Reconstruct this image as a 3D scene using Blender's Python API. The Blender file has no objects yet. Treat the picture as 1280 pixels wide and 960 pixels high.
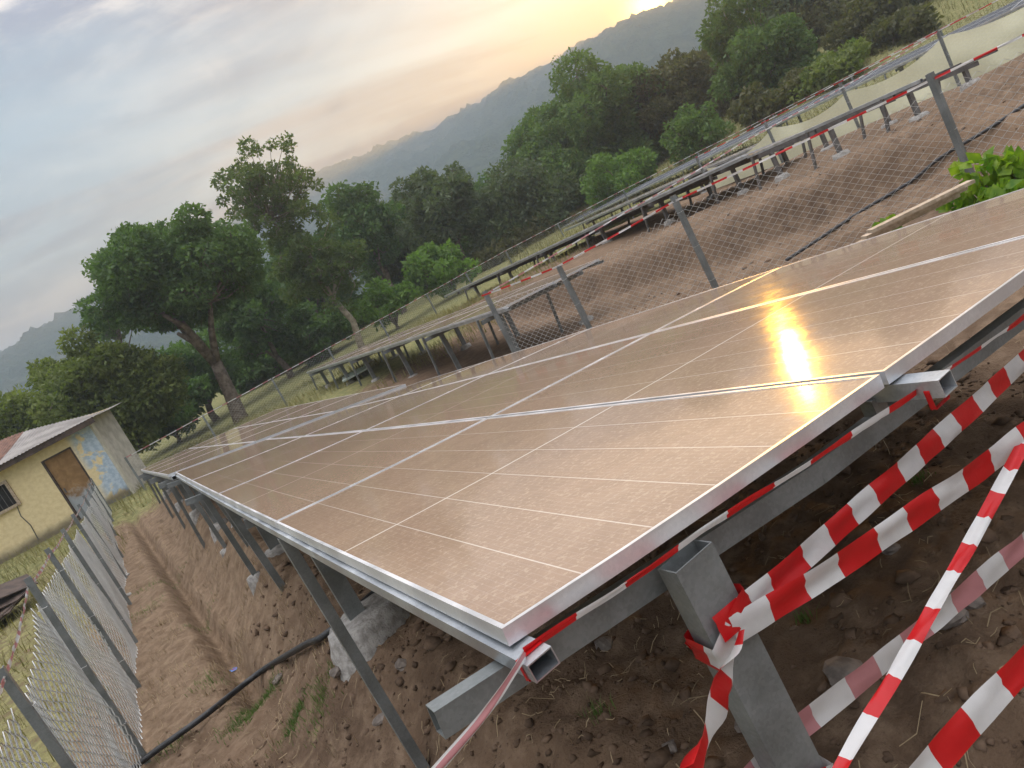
import bpy, math, random
import numpy as np
from mathutils import Matrix, Vector

random.seed(7)
RNG = np.random.default_rng(11)
R_ = math.radians
scene = bpy.context.scene
COL = scene.collection

# ------------------------------------------------------------------ camera
CAM = np.array([-0.364397, -1.267657, 1.846556])
# rows: world X, Y, Z of (image right, image down, view direction)
WM = np.array([[0.7635737, -0.4834369, 0.4280701],
               [-0.4512416, 0.0747018, 0.8892698],
               [-0.4618834, -0.8721860, -0.1611065]])
FPX = 962.0
cam_data = bpy.data.cameras.new('camera')
cam_data.sensor_width = 36.0
cam_data.lens = FPX / 1280.0 * 36.0
cam_data.clip_start = 0.05
cam_data.clip_end = 20000
cam = bpy.data.objects.new('camera', cam_data)
rot = Matrix(((WM[0, 0], -WM[0, 1], -WM[0, 2]), (WM[1, 0], -WM[1, 1], -WM[1, 2]), (WM[2, 0], -WM[2, 1], -WM[2, 2])))
cam.matrix_world = Matrix.Translation(Vector(CAM)) @ rot.to_4x4()
COL.objects.link(cam)
scene.camera = cam

# ------------------------------------------------------------------ sky and sun
SUN_AZ, SUN_EL = 46.2, 9.40           # degrees, azimuth from +Y towards +X
SUN_DIR = Vector((math.cos(R_(SUN_EL)) * math.sin(R_(SUN_AZ)), math.cos(R_(SUN_EL)) * math.cos(R_(SUN_AZ)), math.sin(R_(SUN_EL))))
world = bpy.data.worlds.new('World')
scene.world = world
world.use_nodes = True
WT = world.node_tree
WT.nodes.clear()


class NB:
    """small helper to write node trees"""
    def __init__(s, tree):
        s.t = tree

    def n(s, kind, **kw):
        nd = s.t.nodes.new(kind)
        for k, v in kw.items():
            setattr(nd, k, v)
        return nd

    def link(s, a, b):
        s.t.links.new(a, b)

    def put(s, sock, v):
        if isinstance(v, bpy.types.NodeSocket):
            s.link(v, sock)
        else:
            if sock.type == 'RGBA' and hasattr(v, '__len__') and len(v) == 3:
                v = (*v, 1)
            sock.default_value = v

    def math(s, op, a, b=None, c=None, clamp=False):
        nd = s.n('ShaderNodeMath', operation=op, use_clamp=clamp)
        for i, v in enumerate((a, b, c)):
            if v is not None:
                s.put(nd.inputs[i], v)
        return nd.outputs[0]

    def vmath(s, op, a, b=None, out=0):
        nd = s.n('ShaderNodeVectorMath', operation=op)
        s.put(nd.inputs[0], a)
        if b is not None:
            s.put(nd.inputs[1], b)
        return nd.outputs[out]

    def mix(s, f, a, b, blend='MIX'):
        nd = s.n('ShaderNodeMix', data_type='RGBA', blend_type=blend)
        s.put(nd.inputs[0], f)
        s.put(nd.inputs[6], a)
        s.put(nd.inputs[7], b)
        return nd.outputs[2]

    def noise(s, vec, scale, detail=4, rough=0.55, dist=0.0, out=0):
        nd = s.n('ShaderNodeTexNoise')
        if vec is not None:
            s.put(nd.inputs['Vector'], vec)
        nd.inputs['Scale'].default_value = scale
        nd.inputs['Detail'].default_value = detail
        nd.inputs['Roughness'].default_value = rough
        nd.inputs['Distortion'].default_value = dist
        return nd.outputs[out]

    def ramp(s, f, stops):
        nd = s.n('ShaderNodeMapRange', interpolation_type='SMOOTHSTEP')
        s.put(nd.inputs['Value'], f)
        nd.inputs['From Min'].default_value = stops[0]
        nd.inputs['From Max'].default_value = stops[1]
        nd.inputs['To Min'].default_value = stops[2] if len(stops) > 2 else 0.0
        nd.inputs['To Max'].default_value = stops[3] if len(stops) > 3 else 1.0
        return nd.outputs[0]


def build_world():
    b = NB(WT)
    out = b.n('ShaderNodeOutputWorld')
    co = b.n('ShaderNodeTexCoord')
    d = co.outputs['Generated']
    sky = b.n('ShaderNodeTexSky', sky_type='NISHITA')
    sky.sun_disc = False
    sky.sun_elevation = R_(SUN_EL)
    sky.sun_rotation = R_(SUN_AZ)
    sky.altitude = 200
    sky.air_density = 1.3
    sky.dust_density = 0.4
    sky.ozone_density = 1.5
    bg1 = b.n('ShaderNodeBackground')
    b.link(sky.outputs[0], bg1.inputs[0])
    bg1.inputs[1].default_value = 0.05
    # drifting stratus sheets on a plane high above, lit through by the low sun
    sep = b.n('ShaderNodeSeparateXYZ')
    b.link(d, sep.inputs[0])
    zz = b.math('ADD', b.math('MAXIMUM', sep.outputs[2], 0.0), 0.10)
    px_ = b.math('DIVIDE', sep.outputs[0], zz)
    py_ = b.math('DIVIDE', sep.outputs[1], zz)
    comb = b.n('ShaderNodeCombineXYZ')
    b.link(px_, comb.inputs[0])
    b.link(py_, comb.inputs[1])
    mp = b.n('ShaderNodeMapping')
    b.link(comb.outputs[0], mp.inputs[0])
    mp.inputs['Rotation'].default_value = (0, 0, R_(14))
    mp.inputs['Scale'].default_value = (0.22, 0.85, 1)
    mp.inputs['Location'].default_value = (0.35, 0.52, 0)
    n1 = b.noise(mp.outputs[0], 0.9, 6, 0.55, 0.35)
    mp2 = b.n('ShaderNodeMapping')
    b.link(comb.outputs[0], mp2.inputs[0])
    mp2.inputs['Rotation'].default_value = (0, 0, R_(14))
    mp2.inputs['Scale'].default_value = (0.8, 1.6, 1)
    n2 = b.noise(mp2.outputs[0], 1.6, 7, 0.6, 0.6)
    mask = b.ramp(b.math('ADD', b.math('MULTIPLY', n1, 0.85), b.math('MULTIPLY', n2, 0.15)), (0.43, 0.57, 0.35, 1.0))
    mask = b.math('MAXIMUM', mask, b.ramp(sep.outputs[2], (0.45, 0.65, 0.0, 0.85)))  # fuller cloud overhead, added to brighten the ground
    # overcast thickens towards the horizon
    hz = b.ramp(sep.outputs[2], (0.16, 0.30, 1.0, 0.0))
    mask = b.math('MAXIMUM', mask, b.math('MULTIPLY', hz, 0.9))
    # a long clear gap in the sheet, low in the north-west
    e2 = b.math('ADD', sep.outputs[2], b.math('ADD', b.math('MULTIPLY', b.math('SUBTRACT', n2, 0.5), 0.10), b.math('MULTIPLY', b.math('SUBTRACT', n1, 0.5), 0.16)))
    gp = b.math('DIVIDE', b.math('SUBTRACT', e2, 0.352), 0.05)
    gp = b.math('POWER', 2.718, b.math('MULTIPLY', b.math('MULTIPLY', gp, gp), -1.0))
    fade = b.ramp(b.vmath('DOT_PRODUCT', d, (math.sin(R_(-14)), math.cos(R_(-14)), 0.0), out=1), (0.74, 0.90, 0.0, 1.0))
    mask = b.math('MULTIPLY', mask, b.math('SUBTRACT', 1.0, b.math('MULTIPLY', b.math('MULTIPLY', gp, fade), 0.9)))
    dt = b.math('MAXIMUM', b.vmath('DOT_PRODUCT', d, tuple(SUN_DIR), out=1), 0.0)
    wide = b.math('POWER', dt, 14.0)
    mid = b.math('POWER', dt, 110.0)
    tight = b.math('POWER', dt, 3600.0)
    st = b.vmath('MULTIPLY', d, (2.6, 2.6, 13.0))
    n3 = b.noise(st, 1.0, 7, 0.62, 0.5)
    n4 = b.noise(b.vmath('MULTIPLY', d, (7.0, 7.0, 17.0)), 1.3, 6, 0.65, 0.8)
    sm = b.math('ADD', b.math('MULTIPLY', n3, 0.6), b.math('ADD', b.math('MULTIPLY', n4, 0.25), b.math('MULTIPLY', n2, 0.15)))
    shade = b.ramp(sm, (0.42, 0.58, 0.0, 1.0))
    lit = b.mix(shade, (0.37, 0.47, 0.66), (1.6, 1.46, 1.32))
    lit = b.mix(b.math('MULTIPLY', wide, 0.8), lit, (1.50, 0.92, 0.48))
    add1 = b.mix(1.0, lit, b.mix(mid, (0, 0, 0), (4.2, 1.9, 0.2)), 'ADD')
    add2 = b.mix(1.0, add1, b.mix(tight, (0, 0, 0), (60.0, 34.0, 7.0)), 'ADD')
    bg2 = b.n('ShaderNodeBackground')
    b.link(add2, bg2.inputs[0])
    # brighter overhead than at the horizon, steepened to light the ground
    zc = b.math('MAXIMUM', sep.outputs[2], 0.0)
    b.put(bg2.inputs[1], b.math('ADD', b.math('MULTIPLY', b.math('POWER', zc, 2.5), 1.25), 0.058))
    mx = b.n('ShaderNodeMixShader')
    b.link(mask, mx.inputs[0])
    b.link(bg1.outputs[0], mx.inputs[1])
    b.link(bg2.outputs[0], mx.inputs[2])
    b.link(mx.outputs[0], out.inputs[0])


build_world()
sun_data = bpy.data.lights.new('sun', 'SUN')
sun_data.energy = 0.85
sun_data.angle = R_(0.6)
sun_data.color = (1.0, 0.47, 0.05)
sun = bpy.data.objects.new('sun', sun_data)
sun.rotation_euler = SUN_DIR.to_track_quat('Z', 'Y').to_euler()
COL.objects.link(sun)
scene.view_settings.view_transform = 'Standard'
scene.view_settings.look = 'None'
scene.view_settings.exposure = 1.8
scene.view_settings.gamma = 1.0
scene.view_settings.use_curve_mapping = False
scene.cycles.use_denoising = True
scene.cycles.max_bounces = 6
scene.cycles.volume_bounces = 1
scene.cycles.transparent_max_bounces = 8


# ------------------------------------------------------------------ helpers
def ray(x, y):
    return WM @ np.array([(x - 640) / FPX, (y - 480) / FPX, 1.0])


def at_depth(x, y, d):
    return CAM + ray(x, y) * d


def at_dist(x, y, r):
    v = ray(x, y)
    return CAM + v / math.hypot(v[0], v[1]) * r


def ss(a, b, x):
    t = np.clip((np.asarray(x, float) - a) / (b - a), 0, 1)
    return t * t * (3 - 2 * t)


def vnoise(x, y, seed=0):
    x = np.asarray(x, float)
    y = np.asarray(y, float)
    xi = np.floor(x).astype(np.int64)
    yi = np.floor(y).astype(np.int64)
    fx = x - xi
    fy = y - yi
    fx = fx * fx * (3 - 2 * fx)
    fy = fy * fy * (3 - 2 * fy)

    def h(i, j):
        n = (i * 374761393 + j * 668265263 + seed * 974634777) & 0x7fffffff
        n = ((n ^ (n >> 13)) * 1274126177) & 0x7fffffff
        n = n ^ (n >> 16)
        return (n & 0xffff) / 65535.0
    a = h(xi, yi) * (1 - fx) + h(xi + 1, yi) * fx
    c = h(xi, yi + 1) * (1 - fx) + h(xi + 1, yi + 1) * fx
    return (a * (1 - fy) + c * fy) * 2 - 1


def fbm(x, y, octv=4, seed=0, rough=0.5):
    s = 0
    a = 1.0
    for k in range(octv):
        s = s + a * vnoise(x * 2 ** k + 17.3 * k, y * 2 ** k - 9.1 * k, seed + k)
        a *= rough
    return s


def props(o, label=None, cat=None, group=None, kind=None):
    if label:
        o['label'] = label
    if cat:
        o['category'] = cat
    if group:
        o['group'] = group
    if kind:
        o['kind'] = kind
    return o


def empty(name, loc, label=None, cat=None, group=None):
    o = bpy.data.objects.new(name, None)
    o.location = tuple(map(float, loc))
    o.empty_display_size = 0.2
    COL.objects.link(o)
    return props(o, label, cat, group)


def origin_of(parent):
    o = np.zeros(3)
    while parent is not None:
        o = o + np.array(parent.location)
        parent = parent.parent
    return o


def np_mesh(name, verts, faces, mat, parent=None, smooth=False, mat_idx=None, uv=None, loc=None):
    """verts in world space, faces an (N,k) array or a list"""
    verts = np.asarray(verts, float)
    base = origin_of(parent)
    if loc is not None:
        base = base + np.asarray(loc, float) - origin_of(parent)
    me = bpy.data.meshes.new(name)
    v = (verts - base).astype(np.float32)
    if isinstance(faces, np.ndarray):
        nf, k = faces.shape
        me.vertices.add(len(v))
        me.vertices.foreach_set('co', v.ravel())
        me.loops.add(nf * k)
        me.loops.foreach_set('vertex_index', faces.astype(np.int32).ravel())
        me.polygons.add(nf)
        me.polygons.foreach_set('loop_start', (np.arange(nf) * k).astype(np.int32))
        me.polygons.foreach_set('loop_total', np.full(nf, k, np.int32))
        me.update(calc_edges=True)
    else:
        me.from_pydata([tuple(map(float, q)) for q in v], [], faces)
        me.update()
    for m in (mat if isinstance(mat, (list, tuple)) else [mat]):
        me.materials.append(m)
    if mat_idx is not None:
        me.polygons.foreach_set('material_index', np.asarray(mat_idx, np.int32))
    if uv is not None:
        l = me.uv_layers.new(name='UVMap')
        l.data.foreach_set('uv', np.asarray(uv, np.float32).ravel())
    if smooth:
        me.polygons.foreach_set('use_smooth', np.ones(len(me.polygons), bool))
    o = bpy.data.objects.new(name, me)
    COL.objects.link(o)
    if parent is not None:
        o.parent = parent
    elif loc is not None:
        o.location = tuple(map(float, loc))
    return o


def unit(v):
    v = np.asarray(v, float)
    return v / (np.linalg.norm(v) + 1e-12)


class MB:
    def __init__(s):
        s.v = []
        s.f = []
        s.mi = []
        s.cur = 0

    def add(s, vs, fs):
        b = len(s.v)
        s.v += [tuple(map(float, q)) for q in vs]
        s.f += [tuple(i + b for i in f) for f in fs]
        s.mi += [s.cur] * len(fs)

    def box(s, c, size, ax=None):
        c = np.asarray(c, float)
        ax = np.eye(3) if ax is None else np.asarray(ax, float)   # rows are axes
        h = np.asarray(size, float) / 2
        vs = [c + ax[0] * h[0] * i + ax[1] * h[1] * j + ax[2] * h[2] * k for i in (-1, 1) for j in (-1, 1) for k in (-1, 1)]
        s.add(vs, [(0, 1, 3, 2), (4, 6, 7, 5), (0, 4, 5, 1), (2, 3, 7, 6), (0, 2, 6, 4), (1, 5, 7, 3)])

    def prof(s, p0, p1, pts, up=(0, 0, 1), closed=True, caps=True):
        """sweep a 2D profile (side, up) from p0 to p1"""
        p0 = np.asarray(p0, float)
        p1 = np.asarray(p1, float)
        d = unit(p1 - p0)
        sd = np.cross(d, up)
        if np.linalg.norm(sd) < 1e-6:
            sd = np.cross(d, (1, 0, 0))
        sd = unit(sd)
        u = np.cross(sd, d)
        n = len(pts)
        vs = [p0 + sd * a + u * b_ for a, b_ in pts] + [p1 + sd * a + u * b_ for a, b_ in pts]
        fs = [(i, (i + 1) % n, n + (i + 1) % n, n + i) for i in range(n if closed else n - 1)]
        if caps:
            fs += [tuple(range(n))[::-1], tuple(range(n, 2 * n))]
        s.add(vs, fs)

    def hollow(s, p0, p1, w, h, t=0.003, up=(0, 0, 1)):
        """rectangular tube, open at the ends"""
        a, b_ = w / 2, h / 2
        o = [(-a, -b_), (a, -b_), (a, b_), (-a, b_)]
        i_ = [(-a + t, -b_ + t), (a - t, -b_ + t), (a - t, b_ - t), (-a + t, b_ - t)]
        p0 = np.asarray(p0, float)
        p1 = np.asarray(p1, float)
        d = unit(p1 - p0)
        sd = np.cross(d, up)
        if np.linalg.norm(sd) < 1e-6:
            sd = np.cross(d, (0, 1, 0))
        sd = unit(sd)
        u = np.cross(sd, d)
        vs = [p + sd * x + u * y for p in (p0, p1) for q in (o, i_) for x, y in q]
        fs = []
        for k in range(4):
            l = (k + 1) % 4
            fs += [(k, l, 8 + l, 8 + k), (4 + k, 12 + k, 12 + l, 4 + l), (k, 4 + k, 4 + l, l), (8 + k, 8 + l, 12 + l, 12 + k)]
        s.add(vs, fs)

    def angle(s, p0, p1, w, t, up):
        s.prof(p0, p1, [(-w / 2, -w / 2), (w / 2, -w / 2), (w / 2, -w / 2 + t), (-w / 2 + t, -w / 2 + t), (-w / 2 + t, w / 2), (-w / 2, w / 2)], up)

    def tube(s, pts, rad, n=8, cap=True):
        pts = [np.asarray(p, float) for p in pts]
        rad = [rad] * len(pts) if np.isscalar(rad) else rad
        vs, fs = [], []
        ref = None
        for i, p in enumerate(pts):
            d = unit(pts[min(i + 1, len(pts) - 1)] - pts[max(i - 1, 0)])
            if ref is None:
                ref = np.cross(d, (0.31, 0.5, 0.81))
            ref = unit(ref - d * (ref @ d))
            w = np.cross(d, ref)
            vs += [p + (ref * math.cos(2 * math.pi * k / n) + w * math.sin(2 * math.pi * k / n)) * rad[i] for k in range(n)]
        for i in range(len(pts) - 1):
            for k in range(n):
                fs.append((i * n + k, i * n + (k + 1) % n, (i + 1) * n + (k + 1) % n, (i + 1) * n + k))
        if cap:
            fs += [tuple(range(n))[::-1], tuple(range((len(pts) - 1) * n, len(pts) * n))]
        s.add(vs, fs)

    def build(s, name, mat, parent=None, smooth=False, loc=None):
        return np_mesh(name, s.v, s.f, mat, parent, smooth, s.mi if isinstance(mat, (list, tuple)) else None, None, loc)


# ------------------------------------------------------------------ materials
def new_mat(name):
    m = bpy.data.materials.new(name)
    m.use_nodes = True
    t = m.node_tree
    t.nodes.clear()
    b = NB(t)
    out = b.n('ShaderNodeOutputMaterial')
    p = b.n('ShaderNodeBsdfPrincipled')
    b.link(p.outputs[0], out.inputs[0])
    return m, b, p, out


def bump(b, p, h, strength=0.3, dist=0.01):
    nd = b.n('ShaderNodeBump')
    nd.inputs['Strength'].default_value = strength
    nd.inputs['Distance'].default_value = dist
    b.link(h, nd.inputs['Height'])
    b.link(nd.outputs[0], p.inputs['Normal'])


def simple(name, c1, c2, scale=8, rough=0.8, metallic=0.0, bs=0.2, bd=0.004, detail=5, lo=0.35, hi=0.65, spec=0.5):
    m, b, p, _ = new_mat(name)
    co = b.n('ShaderNodeTexCoord').outputs['Object']
    n = b.noise(co, scale, detail)
    b.put(p.inputs['Base Color'], b.mix(b.ramp(n, (lo, hi)), c1, c2))
    p.inputs['Roughness'].default_value = rough
    p.inputs['Metallic'].default_value = metallic
    p.inputs['Specular IOR Level'].default_value = spec
    if bs:
        bump(b, p, b.noise(co, scale * 4, 4), bs, bd)
    return m


M = {}
M['galv'] = None


def mat_galv(name, c1, c2, rough, metal):
    m, b, p, _ = new_mat(name)
    co = b.n('ShaderNodeTexCoord').outputs['Object']
    v = b.n('ShaderNodeTexVoronoi')
    b.link(co, v.inputs['Vector'])
    v.inputs['Scale'].default_value = 130
    sp = b.n('ShaderNodeSeparateColor')
    b.link(v.outputs['Color'], sp.inputs[0])
    n = b.noise(co, 6, 5)
    f = b.math('ADD', b.math('MULTIPLY', sp.outputs[0], 0.12), b.math('MULTIPLY', n, 0.95))
    b.put(p.inputs['Base Color'], b.mix(b.ramp(f, (0.3, 0.85)), c1, c2))
    b.put(p.inputs['Roughness'], b.ramp(n, (0.3, 0.7, rough - 0.08, rough + 0.12)))
    p.inputs['Metallic'].default_value = metal
    bump(b, p, b.noise(co, 40, 3), 0.08, 0.002)
    return m


M['galv'] = mat_galv('galvanised_steel', (0.42, 0.45, 0.48), (0.66, 0.69, 0.71), 0.36, 0.75)
M['steel'] = mat_galv('dull_grey_steel', (0.15, 0.165, 0.165), (0.27, 0.285, 0.285), 0.5, 0.4)
M['darksteel'] = mat_galv('dark_rack_steel', (0.09, 0.085, 0.08), (0.2, 0.19, 0.185), 0.6, 0.3)
M['alu'] = mat_galv('anodised_aluminium', (0.62, 0.63, 0.65), (0.8, 0.8, 0.81), 0.38, 0.6)
M['wire'] = mat_galv('fence_wire', (0.62, 0.62, 0.6), (0.8, 0.8, 0.78), 0.45, 0.0)
M['concrete'] = simple('concrete', (0.25, 0.235, 0.215), (0.42, 0.40, 0.375), 18, 0.92, bs=0.9, bd=0.012)
M['pipe'] = simple('black_polyethylene', (0.012, 0.013, 0.015), (0.03, 0.031, 0.033), 20, 0.45, bs=0.05)
M['clod'] = simple('soil_clods', (0.085, 0.058, 0.04), (0.18, 0.122, 0.084), 9, 0.98, bs=0.5, bd=0.01, spec=0.1)
M['stone'] = simple('stone', (0.13, 0.11, 0.095), (0.26, 0.22, 0.19), 14, 0.9, bs=0.5, bd=0.01, spec=0.25)
M['straw'] = simple('dry_straw', (0.22, 0.16, 0.09), (0.42, 0.32, 0.19), 3, 0.85, bs=0)
M['plank'] = simple('timber', (0.34, 0.26, 0.18), (0.5, 0.4, 0.3), 20, 0.8, bs=0.3)
M['bark'] = simple('bark', (0.11, 0.085, 0.065), (0.22, 0.18, 0.145), 5, 0.95, bs=0.7, bd=0.04, spec=0.1)
M['palebark'] = simple('pale_bark', (0.20, 0.165, 0.12), (0.34, 0.29, 0.22), 5, 0.95, bs=0.5, bd=0.03, spec=0.1)
M['wood_dark'] = simple('fascia_wood', (0.045, 0.03, 0.022), (0.09, 0.06, 0.045), 6, 0.85)
M['rusty'] = simple('rusty_sheet', (0.10, 0.045, 0.03), (0.2, 0.10, 0.065), 4, 0.85)
M['roof'] = simple('weathered_zinc', (0.19, 0.17, 0.155), (0.31, 0.285, 0.26), 1.4, 0.6, 0.15, bs=0.1)
M['dark'] = simple('dark_interior', (0.012, 0.012, 0.012), (0.03, 0.028, 0.025), 6, 0.9, bs=0)
M['rubber'] = simple('tyre_rubber', (0.014, 0.014, 0.015), (0.035, 0.033, 0.03), 12, 0.85)
M['board'] = simple('faded_board', (0.42, 0.5, 0.46), (0.58, 0.63, 0.58), 6, 0.7, bs=0.1)


def mat_panel():
    m, b, p, _ = new_mat('dusty_solar_glass')
    tc = b.n('ShaderNodeTexCoord')
    uv = b.n('ShaderNodeSeparateXYZ')
    b.link(tc.outputs['UV'], uv.inputs[0])
    ob = tc.outputs['Object']

    def comb_line(c, count, half, phase=0.0):
        # distance in cell units to the nearest line of a comb
        f = b.math('FRACT', b.math('ADD', b.math('MULTIPLY', c, count), 0.5 + phase))
        dd = b.math('ABSOLUTE', b.math('SUBTRACT', f, 0.5))
        return b.math('LESS_THAN', dd, half)
    u, v = uv.outputs[0], uv.outputs[1]
    cols = comb_line(u, 6.0, 0.010)                    # gaps between the six cell columns
    half = b.math('LESS_THAN', b.math('ABSOLUTE', b.math('SUBTRACT', v, 0.5)), 0.0024)
    rows = comb_line(v, 24.0, 0.018)
    bus = comb_line(u, 60.0, 0.07)
    big = b.noise(ob, 1.1, 4, 0.6)
    fine = b.noise(ob, 60, 3, 0.7)
    mott = b.noise(ob, 9, 5, 0.7, 0.6)
    dust = b.mix(b.ramp(big, (0.3, 0.7)), (0.30, 0.208, 0.145), (0.36, 0.252, 0.177))
    dust = b.mix(b.ramp(mott, (0.35, 0.7, 0.0, 0.45)), dust, (0.258, 0.178, 0.125))
    dust = b.mix(b.ramp(fine, (0.50, 0.68, 0.0, 0.65)), dust, (0.44, 0.335, 0.24))
    c = b.mix(b.math('MULTIPLY', bus, 0.10), dust, (0.52, 0.45, 0.38))
    c = b.mix(b.math('MULTIPLY', rows, 0.12), c, (0.52, 0.45, 0.38))
    c = b.mix(b.math('MULTIPLY', cols, 0.55), c, (0.72, 0.66, 0.58))
    c = b.mix(b.math('MULTIPLY', half, 0.7), c, (0.78, 0.71, 0.62))
    b.put(p.inputs['Base Color'], c)
    b.put(p.inputs['Roughness'], b.ramp(mott, (0.3, 0.75, 0.075, 0.11)))
    p.inputs['IOR'].default_value = 1.33
    hsum = b.math('ADD', b.math('MULTIPLY', fine, 0.35), mott)
    bump(b, p, hsum, 0.018, 0.004)
    return m


M['panel'] = mat_panel()


M['panel_grey'] = simple('weathered_grey_panel', (0.06, 0.066, 0.075), (0.10, 0.107, 0.115), 2.0, 0.85, bs=0.05, spec=0.2)


def mat_leaf(name, dark, light, trans=0.45, scale=0.8):
    m = bpy.data.materials.new(name)
    m.use_nodes = True
    t = m.node_tree
    t.nodes.clear()
    b = NB(t)
    out = b.n('ShaderNodeOutputMaterial')
    co = b.n('ShaderNodeTexCoord').outputs['Object']
    n1 = b.noise(co, scale, 3)
    n2 = b.noise(co, 9.0, 2)
    f = b.math('ADD', b.math('MULTIPLY', b.ramp(n1, (0.3, 0.7)), 0.6), b.math('MULTIPLY', b.ramp(n2, (0.3, 0.7)), 0.4))
    c = b.mix(f, dark, light)
    pr = b.n('ShaderNodeBsdfPrincipled')
    b.link(c, pr.inputs['Base Color'])
    pr.inputs['Roughness'].default_value = 0.55
    pr.inputs['Specular IOR Level'].default_value = 0.3
    tr = b.n('ShaderNodeBsdfTranslucent')
    b.link(b.mix(1.0, c, (1.1, 1.25, 0.55), 'MULTIPLY'), tr.inputs['Color'])
    mx = b.n('ShaderNodeMixShader')
    mx.inputs[0].default_value = trans
    b.link(pr.outputs[0], mx.inputs[1])
    b.link(tr.outputs[0], mx.inputs[2])
    b.link(mx.outputs[0], out.inputs[0])
    return m


M['leaf_dark'] = mat_leaf('dark_green_leaves', (0.059, 0.107, 0.036), (0.138, 0.227, 0.068))
M['leaf_mid'] = mat_leaf('mid_green_leaves', (0.073, 0.121, 0.036), (0.162, 0.251, 0.073))
M['leaf_yellow'] = mat_leaf('yellowish_leaves', (0.082, 0.116, 0.032), (0.244, 0.283, 0.082))
M['leaf_bright'] = mat_leaf('bright_green_leaves', (0.088, 0.155, 0.034), (0.189, 0.311, 0.068), 0.45)
M['leaf_brown'] = mat_leaf('olive_brown_leaves', (0.068, 0.074, 0.032), (0.149, 0.142, 0.061))
M['leaf_airy'] = mat_leaf('airy_leaves', (0.085, 0.125, 0.04), (0.16, 0.215, 0.075), 0.5)
M['leaf_grey'] = mat_leaf('grey_green_leaves', (0.074, 0.101, 0.054), (0.149, 0.189, 0.097))
M['leaf_lush'] = mat_leaf('lush_leaves', (0.6 * 0.068, 0.149, 0.020), (0.297, 0.405, 0.041), 0.5, 6)
M['grass'] = mat_leaf('grass_blades', (0.11, 0.11, 0.042), (0.29, 0.245, 0.11), 0.3, 0.6)
M['grass_green'] = mat_leaf('green_grass_blades', (0.061, 0.121, 0.027), (0.135, 0.216, 0.054), 0.3, 2)


def mat_tape(name, c, trans=0.25):
    m = bpy.data.materials.new(name)
    m.use_nodes = True
    t = m.node_tree
    t.nodes.clear()
    b = NB(t)
    out = b.n('ShaderNodeOutputMaterial')
    co = b.n('ShaderNodeTexCoord').outputs['Object']
    n = b.noise(co, 25, 3)
    col = b.mix(b.ramp(n, (0.3, 0.7, 0, 0.35)), c, tuple(q * 0.8 for q in c))
    pr = b.n('ShaderNodeBsdfPrincipled')
    b.link(col, pr.inputs['Base Color'])
    pr.inputs['Roughness'].default_value = 0.32
    bump(b, pr, b.noise(co, 18, 2, 0.5, 1.5), 0.25, 0.004)
    tr = b.n('ShaderNodeBsdfTranslucent')
    b.link(col, tr.inputs['Color'])
    mx = b.n('ShaderNodeMixShader')
    mx.inputs[0].default_value = trans
    b.link(pr.outputs[0], mx.inputs[1])
    b.link(tr.outputs[0], mx.inputs[2])
    b.link(mx.outputs[0], out.inputs[0])
    return m


M['red'] = mat_tape('tape_red', (0.55, 0.012, 0.014))
M['white'] = mat_tape('tape_white', (0.66, 0.65, 0.64))
M['pink'] = mat_tape('tape_faded_back', (0.50, 0.22, 0.23))
M['net'] = mat_tape('pale_yellow_net', (0.78, 0.77, 0.55), 0.3)


def mat_ground():
    m, b, p, _ = new_mat('soil_and_grass')
    co = b.n('ShaderNodeTexCoord').outputs['Object']
    at = b.n('ShaderNodeAttribute', attribute_name='cover')
    sp = b.n('ShaderNodeSeparateColor')
    b.link(at.outputs['Color'], sp.inputs[0])
    n1 = b.noise(co, 0.9, 6, 0.62)
    n2 = b.noise(co, 7.0, 6, 0.65)
    n3 = b.noise(co, 45.0, 4, 0.7)
    soil = b.mix(b.ramp(n1, (0.3, 0.7)), (0.094, 0.062, 0.041), (0.178, 0.119, 0.078))
    soil = b.mix(b.ramp(n2, (0.42, 0.72, 0, 0.75)), soil, (0.25, 0.177, 0.12))
    soil = b.mix(b.ramp(n3, (0.55, 0.75, 0, 0.6)), soil, (0.06, 0.04, 0.028))
    tan = b.mix(b.ramp(n2, (0.3, 0.7)), (0.178, 0.12, 0.077), (0.30, 0.216, 0.143))
    soil = b.mix(sp.outputs[1], soil, tan)
    gr = b.mix(b.ramp(n2, (0.3, 0.7)), (0.10, 0.115, 0.04), (0.27, 0.24, 0.11))
    g = b.ramp(b.math('ADD', sp.outputs[0], b.math('MULTIPLY', b.math('SUBTRACT', n2, 0.5), 0.9)), (0.35, 0.62))
    b.put(p.inputs['Base Color'], b.mix(g, soil, gr))
    p.inputs['Roughness'].default_value = 0.97
    p.inputs['Specular IOR Level'].default_value = 0.12
    h = b.math('ADD', b.math('MULTIPLY', n2, 0.6), b.math('MULTIPLY', n3, 0.35))
    bump(b, p, h, 0.75, 0.05)
    return m


M['ground'] = mat_ground()


def mat_hill():
    m, b, p, _ = new_mat('forested_hill')
    co = b.n('ShaderNodeTexCoord').outputs['Object']
    n1 = b.noise(co, 0.012, 6, 0.6)
    n2 = b.noise(co, 0.12, 5, 0.7)
    c = b.mix(b.ramp(n2, (0.35, 0.7)), (0.018, 0.034, 0.02), (0.05, 0.068, 0.034))
    c = b.mix(b.ramp(n1, (0.55, 0.68, 0, 0.7)), c, (0.12, 0.11, 0.07))
    b.put(p.inputs['Base Color'], c)
    p.inputs['Roughness'].default_value = 1.0
    p.inputs['Specular IOR Level'].default_value = 0.0
    bump(b, p, n2, 1.0, 5.0)
    return m


M['hill'] = mat_hill()


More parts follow.
